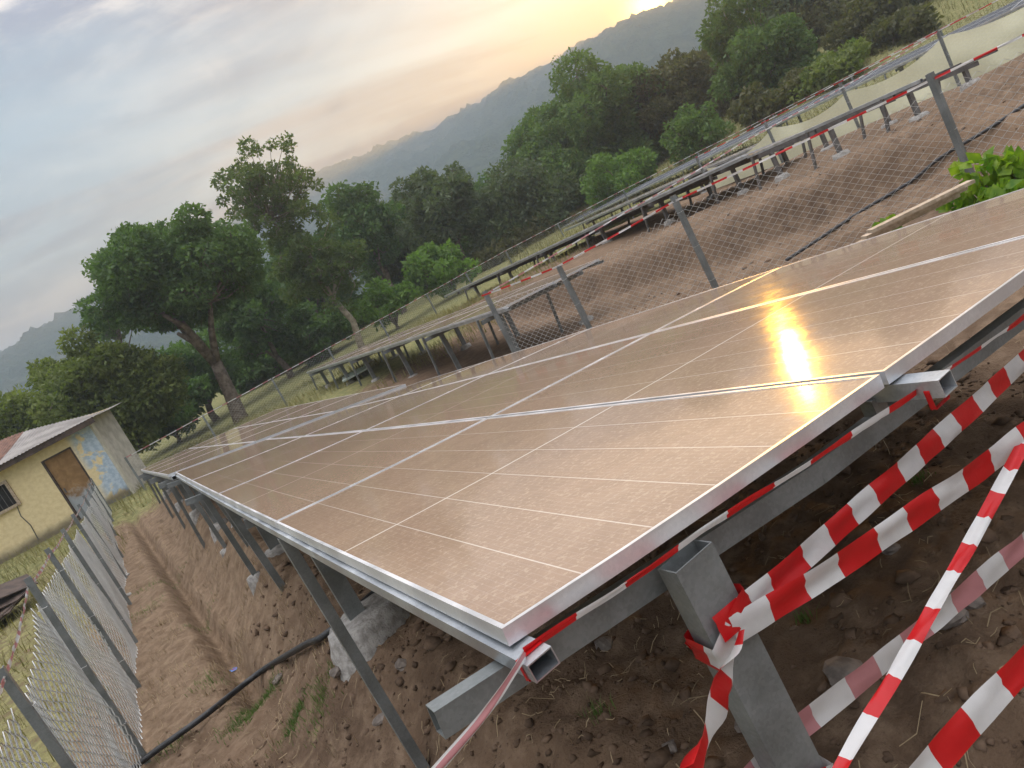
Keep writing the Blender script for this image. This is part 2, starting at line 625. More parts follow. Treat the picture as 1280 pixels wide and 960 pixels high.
# ------------------------------------------------------------------ terrain
def H(x, y):
    x = np.asarray(x, float)
    y = np.asarray(y, float)
    r = np.hypot(x + 0.36, y + 1.27)
    left = -0.30 + 0.9 * ss(9, 25, y)
    right = 0.10 + 0.22 * ss(2.5, 7, y) + 0.3 * ss(9, 24, y)
    t = ss(-0.52, 0.20, x - 0.27 * (1 - ss(2.5, 3.4, y)) + 0.12 * vnoise(y * 0.8, 3.1, 5))
    h = left * (1 - t) + right * t
    # trench along the lane
    tx = -0.52 - 0.033 * (y - 5.5)
    h = h - 0.24 * np.exp(-((x - tx) / 0.11) ** 2) * ss(4.6, 5.6, y) * (1 - ss(17, 21, y))
    # ground right of the front tables
    t2 = ss(1.6, 4.2, x)
    base = 0.02 + 0.55 * ss(13, 26, y)
    base = base - 0.14 * ss(4.5, 6, x) * ss(4.5, 7, y) * (1 - ss(12, 18, y))
    base = base + 0.035 * np.clip(x - 6, 0, 30) * (1 - ss(4, 8, y))
    bank = ss(9.0, 9.45, x + 0.5 * vnoise(y * 0.5, 1.7, 9)) * ss(2.5, 6.0, y) * (1 - ss(17, 25, y))
    base = base + 0.6 * bank
    base = base * (1 - ss(14, 20, x)) + ss(14, 20, x) * (0.12 + 0.5 * ss(14, 28, y))
    h = h * (1 - t2) + base * t2
    # the land rises gently towards the trees
    az = np.degrees(np.arctan2(x + 0.36, y + 1.27))
    h = h + 3.2 * ss(32, 90, r) + 2.0 * ss(33, 62, r) * ss(40, 56, az) * (1 - ss(100, 130, az))
    return h


def rough(x, y):
    """small relief of trodden, dug-over soil"""
    r = np.hypot(x + 0.3, y + 1.0)
    k = 1 - ss(7, 22, r)
    a = 0.035 * fbm(x * 2.3, y * 2.3, 3, 21) + 0.020 * fbm(x * 8.5, y * 8.5, 3, 31, 0.6)
    a = a + 0.012 * np.maximum(fbm(x * 22, y * 22, 2, 41), 0)
    onbank = np.exp(-((x - 9.4) / 0.7) ** 2) * ss(3, 6, y) * (1 - ss(17, 25, y))
    a = a + onbank * (0.10 * fbm(x * 2.1, y * 2.6, 3, 81, 0.6))
    return a * k + 0.05 * fbm(x * 0.7, y * 0.7, 3, 51) * ss(4, 12, r) * (1 - ss(200, 400, r))


def HH(x, y):
    return H(x, y) + rough(np.asarray(x, float), np.asarray(y, float))


def axis(segs):
    out = []
    for a, b, n in segs:
        out += list(np.linspace(a, b, n, endpoint=False))
    out.append(segs[-1][1])
    return np.array(out)


def build_ground():
    far = np.geomspace(30, 1350, 24)
    xs = np.concatenate([-far[::-1], axis([(-29, -8, 22), (-8, -1.8, 52), (-1.8, 4.0, 215), (4.0, 12, 105), (12, 29.5, 60)]), far[0:]])
    ys = np.concatenate([-far[::-1], axis([(-29, -3, 14), (-3, -0.9, 40), (-0.9, 6.0, 245), (6.0, 13, 130), (13, 29.5, 80)]), far[0:]])
    X, Y = np.meshgrid(xs, ys)
    Z = HH(X, Y)
    nx, ny = len(xs), len(ys)
    v = np.stack([X.ravel(), Y.ravel(), Z.ravel()], -1)
    i = np.arange(nx - 1)
    j = np.arange(ny - 1)
    I, J = np.meshgrid(i, j)
    a = (J * nx + I).ravel()
    f = np.stack([a, a + 1, a + nx + 1, a + nx], -1)
    o = np_mesh('ground', v, f, M['ground'], smooth=True)
    xr, yr = v[:, 0], v[:, 1]
    r = np.hypot(xr, yr)
    g = np.zeros(len(v))
    g = np.maximum(g, 0.27 * (1 - ss(-1.0, -0.3, xr)) * ss(3, 6, yr))           # lane beside the fence: thin weeds
    g = np.maximum(g, 0.55 * (1 - ss(-2.2, -1.3, xr)))                          # behind the left fence
    g = np.maximum(g, 0.8 * ss(16, 21, yr) * (1 - ss(8, 12, xr)))              # meadow by the second table
    g = np.maximum(g, 0.8 * ss(24, 32, r))
    g = np.maximum(g, 0.33 * np.exp(-((xr + 0.35) ** 2 + (yr - 3.6) ** 2) / 0.5))
    tan = 0.75 * (1 - ss(-0.1, 0.6, xr)) * ss(3.5, 6.5, yr) + 0.22 * ss(3.2, 5.0, xr) + 0.35 * ss(5, 8, yr) * (1 - ss(2, 4, xr))
    bankd = np.exp(-((xr - 9.4) / 0.6) ** 2) * ss(3, 6, yr) * (1 - ss(15, 22, yr))
    tan = np.clip(tan, 0, 0.85) * (1 - 0.9 * bankd)
    col = np.stack([g, tan, np.zeros_like(g), np.ones_like(g)], -1).astype(np.float32)
    at = o.data.color_attributes.new('cover', 'FLOAT_COLOR', 'POINT')
    at.data.foreach_set('color', col.ravel())
    props(o, 'brown dug-over soil with patches of dry grass', 'ground', kind='structure')
    return o


build_ground()


def build_hills():
    azs = np.linspace(-75, 130, 760)
    ctrl_a = [-75, -45, -25, -8, -3, 0, 3.8, 10, 20.5, 25.2, 30.2, 35.3, 39, 41.7, 45.2, 48.4, 50.3, 60, 80, 105, 130]
    ctrl_e = [1.0, 4.5, 6.2, 7.6, 8.45, 8.8, 8.9, 9.6, 10.15, 9.6, 9.1, 8.95, 8.9, 9.0, 8.72, 8.2, 8.1, 7.6, 6.5, 4.0, 1.0]
    el = np.interp(azs, ctrl_a, ctrl_e)
    dist = 620 + 60 * np.sin(R_(1) * azs * 2.1 + 0.6) + 30 * np.sin(R_(1) * azs * 5.3)
    rows = np.concatenate([np.linspace(0.28, 1.0, 80), np.linspace(1.03, 1.5, 14)])
    V = []
    for t in rows:
        rr = dist * t
        prof = ss(0.26, 1.02, t) if t <= 1.0 else 1.0 - 0.5 * (t - 1.0) / 0.5
        zz = (np.tan(R_(1) * el) * dist) * prof
        a = R_(1) * azs
        x, y = rr * np.sin(a), rr * np.cos(a)
        zz = zz + (8 * fbm(x * 0.012, y * 0.012, 3, 61) + 1.0) * ss(0.28, 0.55, t) * (1 - 0.85 * ss(0.8, 1.0, t))
        zz = zz + (1.0 + 3.6 * np.maximum(fbm(x * 0.10, y * 0.10, 3, 71, 0.7), -0.4)) * ss(0.28, 0.5, t) - 3.0 * (t < 0.3)
        V.append(np.stack([x, y, zz + 0.5], -1))
    V = np.concatenate(V)
    n = len(azs)
    I, J = np.meshgrid(np.arange(n - 1), np.arange(len(rows) - 1))
    a = (J * n + I).ravel()
    f = np.stack([a, a + 1, a + n + 1, a + n], -1)
    o = np_mesh('hills', V, f, M['hill'], smooth=True)
    props(o, 'long forested ridge fading into evening haze', 'hills', kind='structure')


build_hills()


# ------------------------------------------------------------------ solar tables
PW, PL = 1.154, 2.299
TM = np.array([[0.9938594, 0.0, 0.1106506], [-0.0003341, 0.9999954, 0.0030006], [-0.1106501, -0.0030191, 0.9938548]])
TC = (0.0313167, -0.0241375, 0.0037566, -0.0009368, -0.00009, -0.0058628)


def S_front(u, v):
    w = TC[0] * u * u + TC[1] * u * v + TC[2] * v * v + TC[3] * u * u * v + TC[4] * u * v * v + TC[5] * u ** 3
    return TM @ np.array([u * PW, v * PL, w]) + np.array([0, 0, 1.25])


def S_bilin(c00, c10, c01, c11, nu, nv):
    c00, c10, c01, c11 = [np.asarray(c, float) for c in (c00, c10, c01, c11)]

    def S(u, v):
        a, b = u / nu, v / nv
        return (c00 * (1 - a) + c10 * a) * (1 - b) + (c01 * (1 - a) + c11 * a) * b
    return S


def s_normal(S, u, v):
    e = 0.05
    return unit(np.cross(S(u + e, v) - S(u - e, v), S(u, v + e) - S(u, v - e)))


def panel(S, i, j, parent, pw=PW, pl=PL, glass='panel'):
    """one module: laminate, with its aluminium frame as a sub-part"""
    gu, gv = 0.009 / pw, 0.009 / pl
    u0, u1, v0, v1 = i + (gu if i else 0), i + 1 - gu, j + (gv if j else 0), j + 1 - gv
    fu, fv = 0.011 / pw, 0.011 / pl
    k = 4
    vs, uvs, fs = [], [], []
    n = s_normal(S, i + 0.5, j + 0.5)
    for b_ in range(k + 1):
        for a in range(k + 1):
            fa, fb = a / k, b_ / k
            u = u0 + fu + (u1 - u0 - 2 * fu) * fa
            v = v0 + fv + (v1 - v0 - 2 * fv) * fb
            vs.append(S(u, v) - n * 0.0025)
    luv = []
    for b_ in range(k):
        for a in range(k):
            q = (b_ * (k + 1) + a, b_ * (k + 1) + a + 1, (b_ + 1) * (k + 1) + a + 1, (b_ + 1) * (k + 1) + a)
            fs.append(q)
            luv += [(a / k, b_ / k), ((a + 1) / k, b_ / k), ((a + 1) / k, (b_ + 1) / k), (a / k, (b_ + 1) / k)]
    g = np_mesh('solar_panel', vs, fs, M[glass], parent, uv=luv)
    # frame ring
    rim = []
    for b_ in range(4):
        (ua, va), (ub, vb) = [((u0, v0), (u1, v0)), ((u1, v0), (u1, v1)), ((u1, v1), (u0, v1)), ((u0, v1), (u0, v0))][b_]
        for t in range(k):
            rim.append((ua + (ub - ua) * t / k, va + (vb - va) * t / k))
    uc, vc = (u0 + u1) / 2, (v0 + v1) / 2
    vs = []
    N = len(rim)
    for (u, v) in rim:
        vs.append(S(u, v))
    for (u, v) in rim:
        vs.append(S(min(max(u, u0 + fu), u1 - fu), min(max(v, v0 + fv), v1 - fv)))
    for (u, v) in rim:
        vs.append(S(min(max(u, u0 + fu), u1 - fu), min(max(v, v0 + fv), v1 - fv)) - n * 0.0028)
    for (u, v) in rim:
        vs.append(S(u, v) - n * 0.036)
    for (u, v) in rim:
        vs.append(S(min(max(u, u0 + 2.5 * fu), u1 - 2.5 * fu), min(max(v, v0 + 2.5 * fv), v1 - 2.5 * fv)) - n * 0.036)
    fs = []
    for q in range(N):
        r_ = (q + 1) % N
        fs += [(q, r_, N + r_, N + q), (N + q, N + r_, 2 * N + r_, 2 * N + q), (3 * N + q, 3 * N + r_, r_, q), (4 * N + q, 4 * N + r_, 3 * N + r_, 3 * N + q)]
    fr = np_mesh('panel_frame', vs, fs, M['alu'], g)
    # backsheet so the underside is closed
    vs = [S(u0 + fu, v0 + fv) - n * 0.008, S(u1 - fu, v0 + fv) - n * 0.008, S(u1 - fu, v1 - fv) - n * 0.008, S(u0 + fu, v1 - fv) - n * 0.008]
    np_mesh('backsheet', vs, [(0, 3, 2, 1)], M['board'], g)
    return g


def c_post(mb, x, y, z0, z1, wx=0.10, wy=0.05, t=0.004):
    """upright channel, open end on top"""
    mb.hollow((x, y, z0), (x, y, z1), wy, wx, t, up=(1, 0, 0))


def footing(name, x, y, z0, z1, r0, r1, parent, seed):
    n, m = 26, 9
    vs, fs = [], []
    rr = np.random.default_rng(seed)
    for k in range(m + 1):
        t = k / m
        for a in range(n):
            th = 2 * math.pi * a / n
            rad = r0 + (r1 - r0) * t ** 1.6
            rad *= 1 + 0.09 * math.sin(2 * th + seed) + 0.05 * float(fbm(3 * math.cos(th) + seed, 3 * math.sin(th) + 5 * t, 3, seed)) + 0.012 * rr.normal()
            vs.append((x + rad * math.cos(th), y + rad * math.sin(th), z0 + (z1 - z0) * t + 0.006 * rr.normal()))
    vs.append((x, y, z1 + 0.02))
    for k in range(m):
        for a in range(n):
            b_ = (a + 1) % n
            fs.append((k * n + a, k * n + b_, (k + 1) * n + b_, (k + 1) * n + a))
    for a in range(n):
        fs.append((m * n + a, m * n + (a + 1) % n, len(vs) - 1))
    return np_mesh(name, vs, fs, M['concrete'], parent, smooth=True)


def front_table():
    T = empty('solar_table', (0.4, 4.6, 0.3), 'large dusty solar table of twelve brown panels with a taped purlin end', 'solar table')
    for i in range(3):
        for j in range(4):
            panel(S_front, i, j, T)
    # purlins under the panel joints, with ends standing out past the near edge
    for u, off, yo, ph in ((0.0, 0.010, 0.082, 0.036), (1.0, 0.045, 0.12, 0.046), (2.0, 0.0, 0.08, 0.046), (2.98, 0.0, 0.06, 0.046)):
        mb = MB()
        cuts = [-yo / PL] + [0.5 * q for q in range(1, 8)] + [4.03]
        for a, b_ in zip(cuts[:-1], cuts[1:]):
            p0, p1 = S_front(u, a), S_front(u, b_)
            mb.hollow(p0 + np.array([off, 0, -0.044 - ph / 2]), p1 + np.array([off, 0, -0.044 - ph / 2]), 0.055, ph, 0.0025)
        mb.build('purlin', M['galv'], T)
    rafters = [(0.085, -0.17), (3.45, -0.03), (6.15, -0.17), (9.0, -0.17)]
    for (y, x0) in rafters:
        v = y / PL
        mb = MB()
        pts = []
        for x in (x0, 0.9, 1.9, 3.35):
            pts.append(S_front(x / PW, v) + np.array([0, 0, -0.150 + 0.03 * (x < 0)]))
        for a, b_ in zip(pts[:-1], pts[1:]):
            mb.hollow(a, b_, 0.045, 0.056, 0.003)
        mb.build('rafter', M['steel'], T)
        for x in (0.02, 1.18, 2.3, 3.3):
            mb = MB()
            q = S_front(x / PW, v)
            mb.box(q + [0, 0, -0.1], (0.05, 0.04, 0.05))
            mb.build('cleat', M['steel'], T)
    # big channel posts under the low rafters, each set in concrete
    for k, (y, xx) in enumerate([(0.0, 0.41), (3.50, 0.25), (6.35, 0.30), (9.05, 0.33)]):
        for x in (xx, 2.6):
            g = float(H(x, y))
            zt = S_front(x / PW, y / PL)[2] - 0.085 - (0.0 if k == 0 else 0.05)
            mb = MB()
            c_post(mb, x, y, g - 0.3, zt, 0.11, 0.06)
            mb.build('post', M['steel'], T)
            if not (k == 0 and x < 1):
                z1 = g + 0.14 if (k == 1 and x < 1) else g + 0.05
                footing('footing', x + (0.03 if x < 1 else 0), y, g - 0.4, z1, 0.36 if k == 1 else 0.19, 0.23 if k == 1 else 0.14, T, 31 + 7 * k + int(x))
    # slim legs under the outer purlin
    for k, (y, xb) in enumerate([(2.33, 0.0), (6.3, 0.02), (8.7, 0.02)]):
        zb = float(H(xb, y)) - 0.1
        mb = MB()
        zt = S_front(0, y / PL)[2] - 0.08
        mb.hollow((0.0, y, zt), (xb, y, zb), 0.055, 0.05, 0.003, up=(1, 0, 0))
        mb.build('leg', M['steel'], T)
        if k:
            footing('footing', xb, y, zb - 0.3, zb + 0.13, 0.12, 0.085, T, 77 + k)
    for k, (y, x) in enumerate([(5.55, 0.12), (7.6, 0.2)]):
        mb = MB()
        zt = S_front(x / PW, y / PL)[2] - 0.12
        g = float(H(x, y))
        mb.angle((x, y, g - 0.2), (x - 0.05, y, zt), 0.06, 0.006, (1, 0, 0))
        mb.build('brace', M['steel'], T)
    # small clamps between the modules
    mb = MB()
    for v in (1, 2, 3):
        for u in (0.33, 0.66, 1.33, 1.66, 2.33, 2.66):
            n = s_normal(S_front, u, v)
            mb.box(S_front(u, v) - n * 0.001, (0.03, 0.016, 0.005))
    mb.build('clamp', M['alu'], T)
    return T


front_table()


def back_table(name_label, c00, c10, c01, c11, nu, nv, posts, mat_post, edge=True, group=None, pan=True, glass='panel'):
    S = S_bilin(c00, c10, c01, c11, nu, nv)
    c = S(nu / 2, nv / 2)
    T = empty('solar_table', (c[0], c[1], float(H(c[0], c[1]))), name_label, 'solar table', group)
    pw = np.linalg.norm(S(1, 0) - S(0, 0))
    pl = np.linalg.norm(S(0, 1) - S(0, 0))
    if pan:
        for i in range(nu):
            for j in range(nv):
                panel(S, i, j, T, pw, pl, glass)
    for u in np.linspace(0.04, nu - 0.04, nu + 1):
        mb = MB()
        mb.hollow(S(u, -0.05) + [0, 0, -0.065], S(u, nv + 0.03) + [0, 0, -0.065], 0.05, 0.05, 0.003)
        mb.build('purlin', M['galv'] if u < 0.1 else mat_post, T)
    for v in posts:
        mb = MB()
        mb.hollow(S(-0.12, v) + [0, 0, -0.135], S(nu + 0.02, v) + [0, 0, -0.135], 0.045, 0.078, 0.003)
        mb.build('rafter', mat_post, T)
        for u in (0.22, nu - 0.35):
            q = S(u, v)
            g = float(H(q[0], q[1]))
            mb = MB()
            c_post(mb, q[0], q[1], g - 0.2, q[2] - 0.10, 0.10, 0.055)
            mb.build('post', mat_post, T)
            footing('footing', q[0], q[1], g - 0.3, g + 0.05, 0.2, 0.13, T, int(100 * abs(q[0]) + 7 * abs(q[1])))
            mb = MB()
            q2 = S(u - 0.25, v + 0.22)
            g2 = float(H(q2[0], q2[1]))
            mb.angle((q2[0], q2[1], g2 - 0.1), (q2[0] + 0.05, q2[1] - 0.1, q2[2] - 0.09), 0.045, 0.005, (1, 0, 0))
            mb.build('brace', mat_post, T)
    return T


back_table('dusty solar table continuing the front row towards the yellow house', (-0.08, 9.46, 1.29), (3.28, 9.46, 0.75), (-0.26, 18.75, 1.21), (3.12, 18.75, 0.90), 3, 4, (0.3, 1.5, 2.7, 3.75), M['steel'])
back_table('two-panel-wide dusty solar table beyond the corner post of the chain-link fence', (5.72, 10.3, 0.955), (7.95, 10.3, 0.85), (5.5, 24.3, 1.235), (7.75, 24.3, 1.06), 2, 6, (0.3, 1.45, 2.6, 3.75, 4.7, 5.7), M['steel'])
back_table('solar table seen edge-on above the cut earth bank', (12.25, 10.3, 1.22), (14.5, 10.3, 1.0), (12.4, 27.0, 1.22), (14.6, 27.0, 1.03), 2, 7, (0.25, 1.3, 2.4, 3.6, 4.8, 6.0), M['darksteel'])
back_table('bare rack without panels at the end of the bank row', (11.3, 5.9, 1.20), (13.5, 5.9, 1.0), (12.2, 10.1, 1.20), (14.4, 10.1, 1.0), 2, 2, (0.15, 1.0, 1.8), M['darksteel'], pan=False)
back_table('solar table edge-on behind the bank row, with dark ground under it', (17.3, 13.6, 1.03), (19.5, 13.6, 0.92), (18.6, 26.5, 1.27), (20.8, 26.5, 1.16), 2, 5, (0.3, 1.5, 2.8, 4.2), M['darksteel'])
back_table('long grey solar row along the far perimeter fence', (25.3, 8.5, 1.02), (27.4, 8.9, 1.14), (26.0, 38.0, 1.22), (28.3, 38.4, 1.36), 2, 11, (0.4, 2.4, 4.4, 6.4, 8.4, 10.4), M['steel'], glass='panel_grey')


# ------------------------------------------------------------------ chain-link fences
def chainlink(name, p0, p1, z0, z1, cell, rad, parent, sides=3, bulge=0.02, seed=0, sag=0.0, cellh=None):
    """interlocked zig-zag wires between two posts; p0,p1 are (x,y); z0,z1 the (bottom,top) at each end"""
    p0 = np.asarray(p0, float)
    p1 = np.asarray(p1, float)
    L = np.linalg.norm(p1 - p0)
    w = cell / 2
    nw = max(2, int(L / w))
    hmax = max(z0[1] - z0[0], z1[1] - z1[0])
    ch = (cellh or cell) / 2
    K = int(hmax / ch)
    i = np.arange(nw)[:, None]
    k = np.arange(K + 1)[None, :]
    s = (i + (k + i) % 2) * w
    s = np.clip(s, 0, L)
    t = s / L
    zb = z0[0] * (1 - t) + z1[0] * t
    zt = z0[1] * (1 - t) + z1[1] * t - sag * 4 * t * (1 - t)
    f = k / K
    z = zb + (zt - zb) * f
    nrm = np.array([-(p1 - p0)[1], (p1 - p0)[0]]) / L
    off = bulge * fbm(s * 0.9 + seed, z * 1.3, 2, seed) + 0.004 * (((k + i) % 2) * 2 - 1)
    jit = 0.12 * ch * vnoise(s * 30 + seed * 3.1, z * 31, seed + 3)
    x = p0[0] + (p1 - p0)[0] * t + nrm[0] * off
    y = p0[1] + (p1 - p0)[1] * t + nrm[1] * off
    P = np.stack([x, y, z + jit], -1)                # nw,K+1,3
    d2 = np.array([(p1 - p0)[0] / L, (p1 - p0)[1] / L, 0])
    n3 = np.array([nrm[0], nrm[1], 0])
    ring = []
    for q in range(sides):
        a = 2 * math.pi * q / sides + 0.5
        ring.append(P + (n3 * math.cos(a) + d2 * math.sin(a)) * rad)
    V = np.stack(ring, 2)                            # nw,K+1,sides,3
    idx = np.arange(nw * (K + 1) * sides).reshape(nw, K + 1, sides)
    F = []
    for q in range(sides):
        r_ = (q + 1) % sides
        F.append(np.stack([idx[:, :-1, q], idx[:, :-1, r_], idx[:, 1:, r_], idx[:, 1:, q]], -1).reshape(-1, 4))
    o = np_mesh(name, V.reshape(-1, 3), np.concatenate(F), M['wire'], parent)
    o['kind'] = 'stuff'
    return o


def fence(label, pts, tops, mesh_top, cell, rad, sides, w=0.045, bulge=0.02, seed=1, lean=None, mat='steel', bays=None, group=None, kindpost='angle', cellh=None):
    c = np.mean([(p[0], p[1]) for p in pts], 0)
    T = empty('chain_link_fence', (c[0], c[1], float(H(c[0], c[1]))), label, 'fence', group)
    d = unit(np.array([pts[-1][0] - pts[0][0], pts[-1][1] - pts[0][1], 0]))
    rr = np.random.default_rng(seed)
    for k, (x, y) in enumerate(pts):
        g = float(H(x, y))
        lx, ly = rr.normal(0, 0.012), rr.normal(0, 0.015)
        mb = MB()
        if kindpost == 'angle':
            mb.angle((x, y, g - 0.3), (x + lx, y + ly, tops[k]), w, 0.006, d)
        else:
            mb.hollow((x, y, g - 0.3), (x + lx, y + ly, tops[k]), w, w, 0.003, up=(1, 0, 0))
        mb.build('post', M[mat], T)
        # tie wires round the post
        mb = MB()
        for z in np.linspace(g + 0.35, tops[k] - mesh_top - 0.05, 3):
            mb.tube([(x + w * 0.75 * math.cos(a), y + w * 0.75 * math.sin(a), z + 0.004 * math.sin(3 * a)) for a in np.linspace(0, 2 * math.pi, 9)], 0.002, 4)
        mb.build('tie_wire', M['wire'], T)
    n = np.array([-d[1], d[0]]) * w * 0.5
    for k in range(len(pts) - 1):
        if bays is not None and not bays[k]:
            continue
        (x0, y0), (x1, y1) = pts[k], pts[k + 1]
        chainlink('wire_mesh', (x0 + n[0], y0 + n[1]), (x1 + n[0], y1 + n[1]), (float(H(x0, y0)) + 0.03, tops[k] - mesh_top), (float(H(x1, y1)) + 0.03, tops[k + 1] - mesh_top), cell, rad, T, sides, bulge, seed * 10 + k, 0.03, cellh)
    return T


lf_y = [1.55, 3.45, 5.35, 7.3, 9.3, 11.4, 13.5, 15.6, 17.7, 19.8, 21.6]
fence('chain-link fence of steel angle posts along the lane to the yellow house', [(-1.36, y) for y in lf_y],
      [1.15, 1.17, 1.35, 1.35, 1.345, 1.36, 1.37, 1.40, 1.44, 1.48, 1.55], 0.20, 0.15, 0.0050, 3, 0.045, 0.05, 2, cellh=0.085)
rf = [(5.0, 9.3), (5.56, 7.94), (6.32, 6.09), (7.45, 3.35), (8.35, 1.1)]
fence('chain-link fence with square posts and a striped tape behind the front solar table', rf, [1.385, 1.26, 1.43, 1.40, 1.42], 0.17, 0.115, 0.0034, 3, 0.06, 0.03, 3, kindpost='square', cellh=0.085)
# return of the same enclosure, beside the earth bank
f2 = [(20.5, 4.2), (18.6, 6.6), (17.3, 8.7), (16.4, 10.6), (16.0, 12.6), (15.8, 15.0)]
fence('chain-link fence with a pale yellow net hung on it', f2, [1.66, 1.62, 1.6, 1.6, 1.58, 1.56], 0.12, 0.16, 0.0022, 3, 0.055, 0.02, 4, kindpost='square', cellh=0.08)
f3 = [(-0.4, 22.4), (2.0, 23.8), (4.6, 25.3), (7.2, 26.8), (10.0, 28.3), (13.0, 29.9), (16.0, 31.5), (19.3, 33.0), (22.5, 32.5), (25.6, 30.4), (28.2, 27.3), (29.6, 23.6), (30.2, 19.8), (30.4, 16.0), (30.2, 12.0), (29.6, 8.2)]
f3t = [1.60, 1.60, 1.59, 1.59, 1.60, 1.61, 1.62, 1.63, 1.60, 1.56, 1.50, 1.45, 1.42, 1.42, 1.42, 1.42]
fence('long chain-link perimeter fence running along the edge of the trees', f3, f3t, 0.06, 0.18, 0.0025, 3, 0.055, 0.02, 5, kindpost='square', cellh=0.09)


# ------------------------------------------------------------------ barrier tape
def tape(label, pts, width, wdir, sag=0.0, mats=('red', 'white'), stripe=0.105, phase=0.0, twist=0.0, curl=0.004, group=None, n_per=0.02, w_end=None, cat='barrier tape', along=False):
    P = [np.asarray(p, float) for p in pts]
    seg = [np.linalg.norm(b - a) for a, b in zip(P[:-1], P[1:])]
    Ltot = sum(seg)
    n = max(6, int(Ltot / n_per))
    cum = np.concatenate([[0], np.cumsum(seg)])
    ts = np.linspace(0, Ltot, n + 1)
    pos = np.stack([np.interp(ts, cum, [p[k] for p in P]) for k in range(3)], -1)
    for a, b in zip(cum[:-1], cum[1:]):
        m = (ts >= a) & (ts <= b)
        t = (ts[m] - a) / (b - a)
        pos[m, 2] -= sag * 4 * t * (1 - t) * (b - a)
    if isinstance(wdir, str):                        # broad side turned to the open side of the table
        wdir = np.cross(unit(P[1] - P[0]), unit(P[0] * 0.5 + P[1] * 0.5 - CAM))
    wd = np.asarray(wdir, float)
    wd0, wd1 = (wd, wd) if wd.ndim == 1 else wd
    vs, fs, mi = [], [], []
    A = 5
    for k in range(n + 1):
        d = unit(pos[min(k + 1, n)] - pos[max(k - 1, 0)])
        w = wd0 * (1 - k / n) + wd1 * (k / n)
        w = unit(w - d * (w @ d))
        q = np.cross(d, w)
        th = twist * 2 * math.pi * k / n
        w, q = w * math.cos(th) + q * math.sin(th), q * math.cos(th) - w * math.sin(th)
        wid = width if w_end is None else width + (w_end - width) * k / n
        wob = 1 + 0.06 * float(vnoise(ts[k] * 9, 0.5, 88))
        for a in range(A):
            s = a / (A - 1) * 2 - 1
            c = curl * (math.cos(s * 2.2 + 5 * float(vnoise(ts[k] * 4, s, 33))) + 0.8 * float(vnoise(ts[k] * 11, s * 2, 34)))
            vs.append(pos[k] + w * s * wid * wob / 2 + q * c)
    for k in range(n):
        col = int(math.floor((0.5 * (ts[k] + ts[k + 1]) + phase) / stripe)) % 2
        for a in range(A - 1):
            fs.append((k * A + a, k * A + a + 1, (k + 1) * A + a + 1, (k + 1) * A + a))
            mi.append((1 if a in (0, 3) else 0) if along else col)
    o = np_mesh('barrier_tape', vs, fs, [M[mats[0]], M[mats[1]]], None, True, mi, None, loc=P[0])
    props(o, label, cat, group)
    return o


KN = np.array([0.405, -0.045, 0.955])
VIEW = unit(np.array([0.42, 0.88, -0.2]))
tape('red and white tape stretched tight along the near edge of the front table', [(0.0, -0.045, 1.212), (0.45, -0.042, 1.163), (1.22, -0.055, 1.075), (1.72, -0.045, 1.022), (2.6, -0.06, 0.95)], 0.020, (0.1, -0.5, 1.0), 0.004, stripe=0.135, phase=0.02, curl=0.003)
tape('loose pink-striped tape end hanging from the purlin tip', [(0.0, -0.052, 1.212), (-0.15, -0.17, 1.235), (-0.36, -0.33, 1.30)], 0.015, (0.3, 0.2, 1.0), 0.01, ('pink', 'white'), curl=0.003, along=True)
tape('taut tape leaving the post knot above the other strands', [KN + [-0.03, 0, 0.02], (1.82, 0.08, 0.832), (2.6, 0.15, 0.77)], 0.056, (-0.55, 0.1, 0.8), 0.004, phase=0.02)
tape('folded tape fanning out from the post knot below the upper strand', [KN + [0.0, 0, -0.005], (1.352, -0.139, 0.845), (2.0, -0.20, 0.78)], 0.060, (-0.5, 0.1, 0.85), 0.012, phase=0.11, curl=0.005)
tape('narrow twisted tape crossing down from the folded strand', [(1.47, -0.12, 0.838), (0.276, -0.35, 0.855), (-0.1, -0.42, 0.86)], 0.032, 'broad', 0.006, phase=0.06, w_end=0.024, twist=0.12, curl=0.004)
tape('faded pink-backed tape passing behind the post', [(2.0, 0.03, 0.43), (1.39, 0.002, 0.482), (0.52, 0.06, 0.572), (0.1, 0.06, 0.60)], 0.056, (-0.5, 0.1, 0.85), 0.006, ('pink', 'white'), phase=0.03)
tape('low tape crossing over the bare soil away from the post', [(1.3, -0.45, 0.74), (0.70, -0.405, 0.747), (0.30, -0.37, 0.747)], 0.054, (-0.6, 0.2, 0.8), 0.006, phase=0.075)
tape('crumpled tape hanging down from the post knot towards the ground', [KN + [0.0, -0.012, -0.012], (0.23, -0.19, 0.985), (0.03, -0.345, 1.035)], 0.036, ((0.9, 0.2, 0.3), (0.8, 0.2, 0.5)), 0.02, phase=0.05, w_end=0.075, curl=0.012)


def knot(label, zc, tilt, phase, wdt):
    """tape wound twice round the channel post"""
    x0, x1, y0, y1 = 0.350, 0.470, -0.036, 0.036
    loop = []
    for t in range(2):
        z = zc + t * 0.012
        e = 0.004 + 0.003 * t
        loop += [(x0 - e, y1 + e, z), (x0 - e, y0 - e, z - tilt * 0.3), (x1 + e, y0 - e, z + tilt), (x1 + e, y1 + e, z + tilt * 0.7)]
    loop.append(loop[0])
    return tape(label, loop, wdt, (0, 0, 1), 0, stripe=0.105, phase=phase, curl=0.002, n_per=0.012)


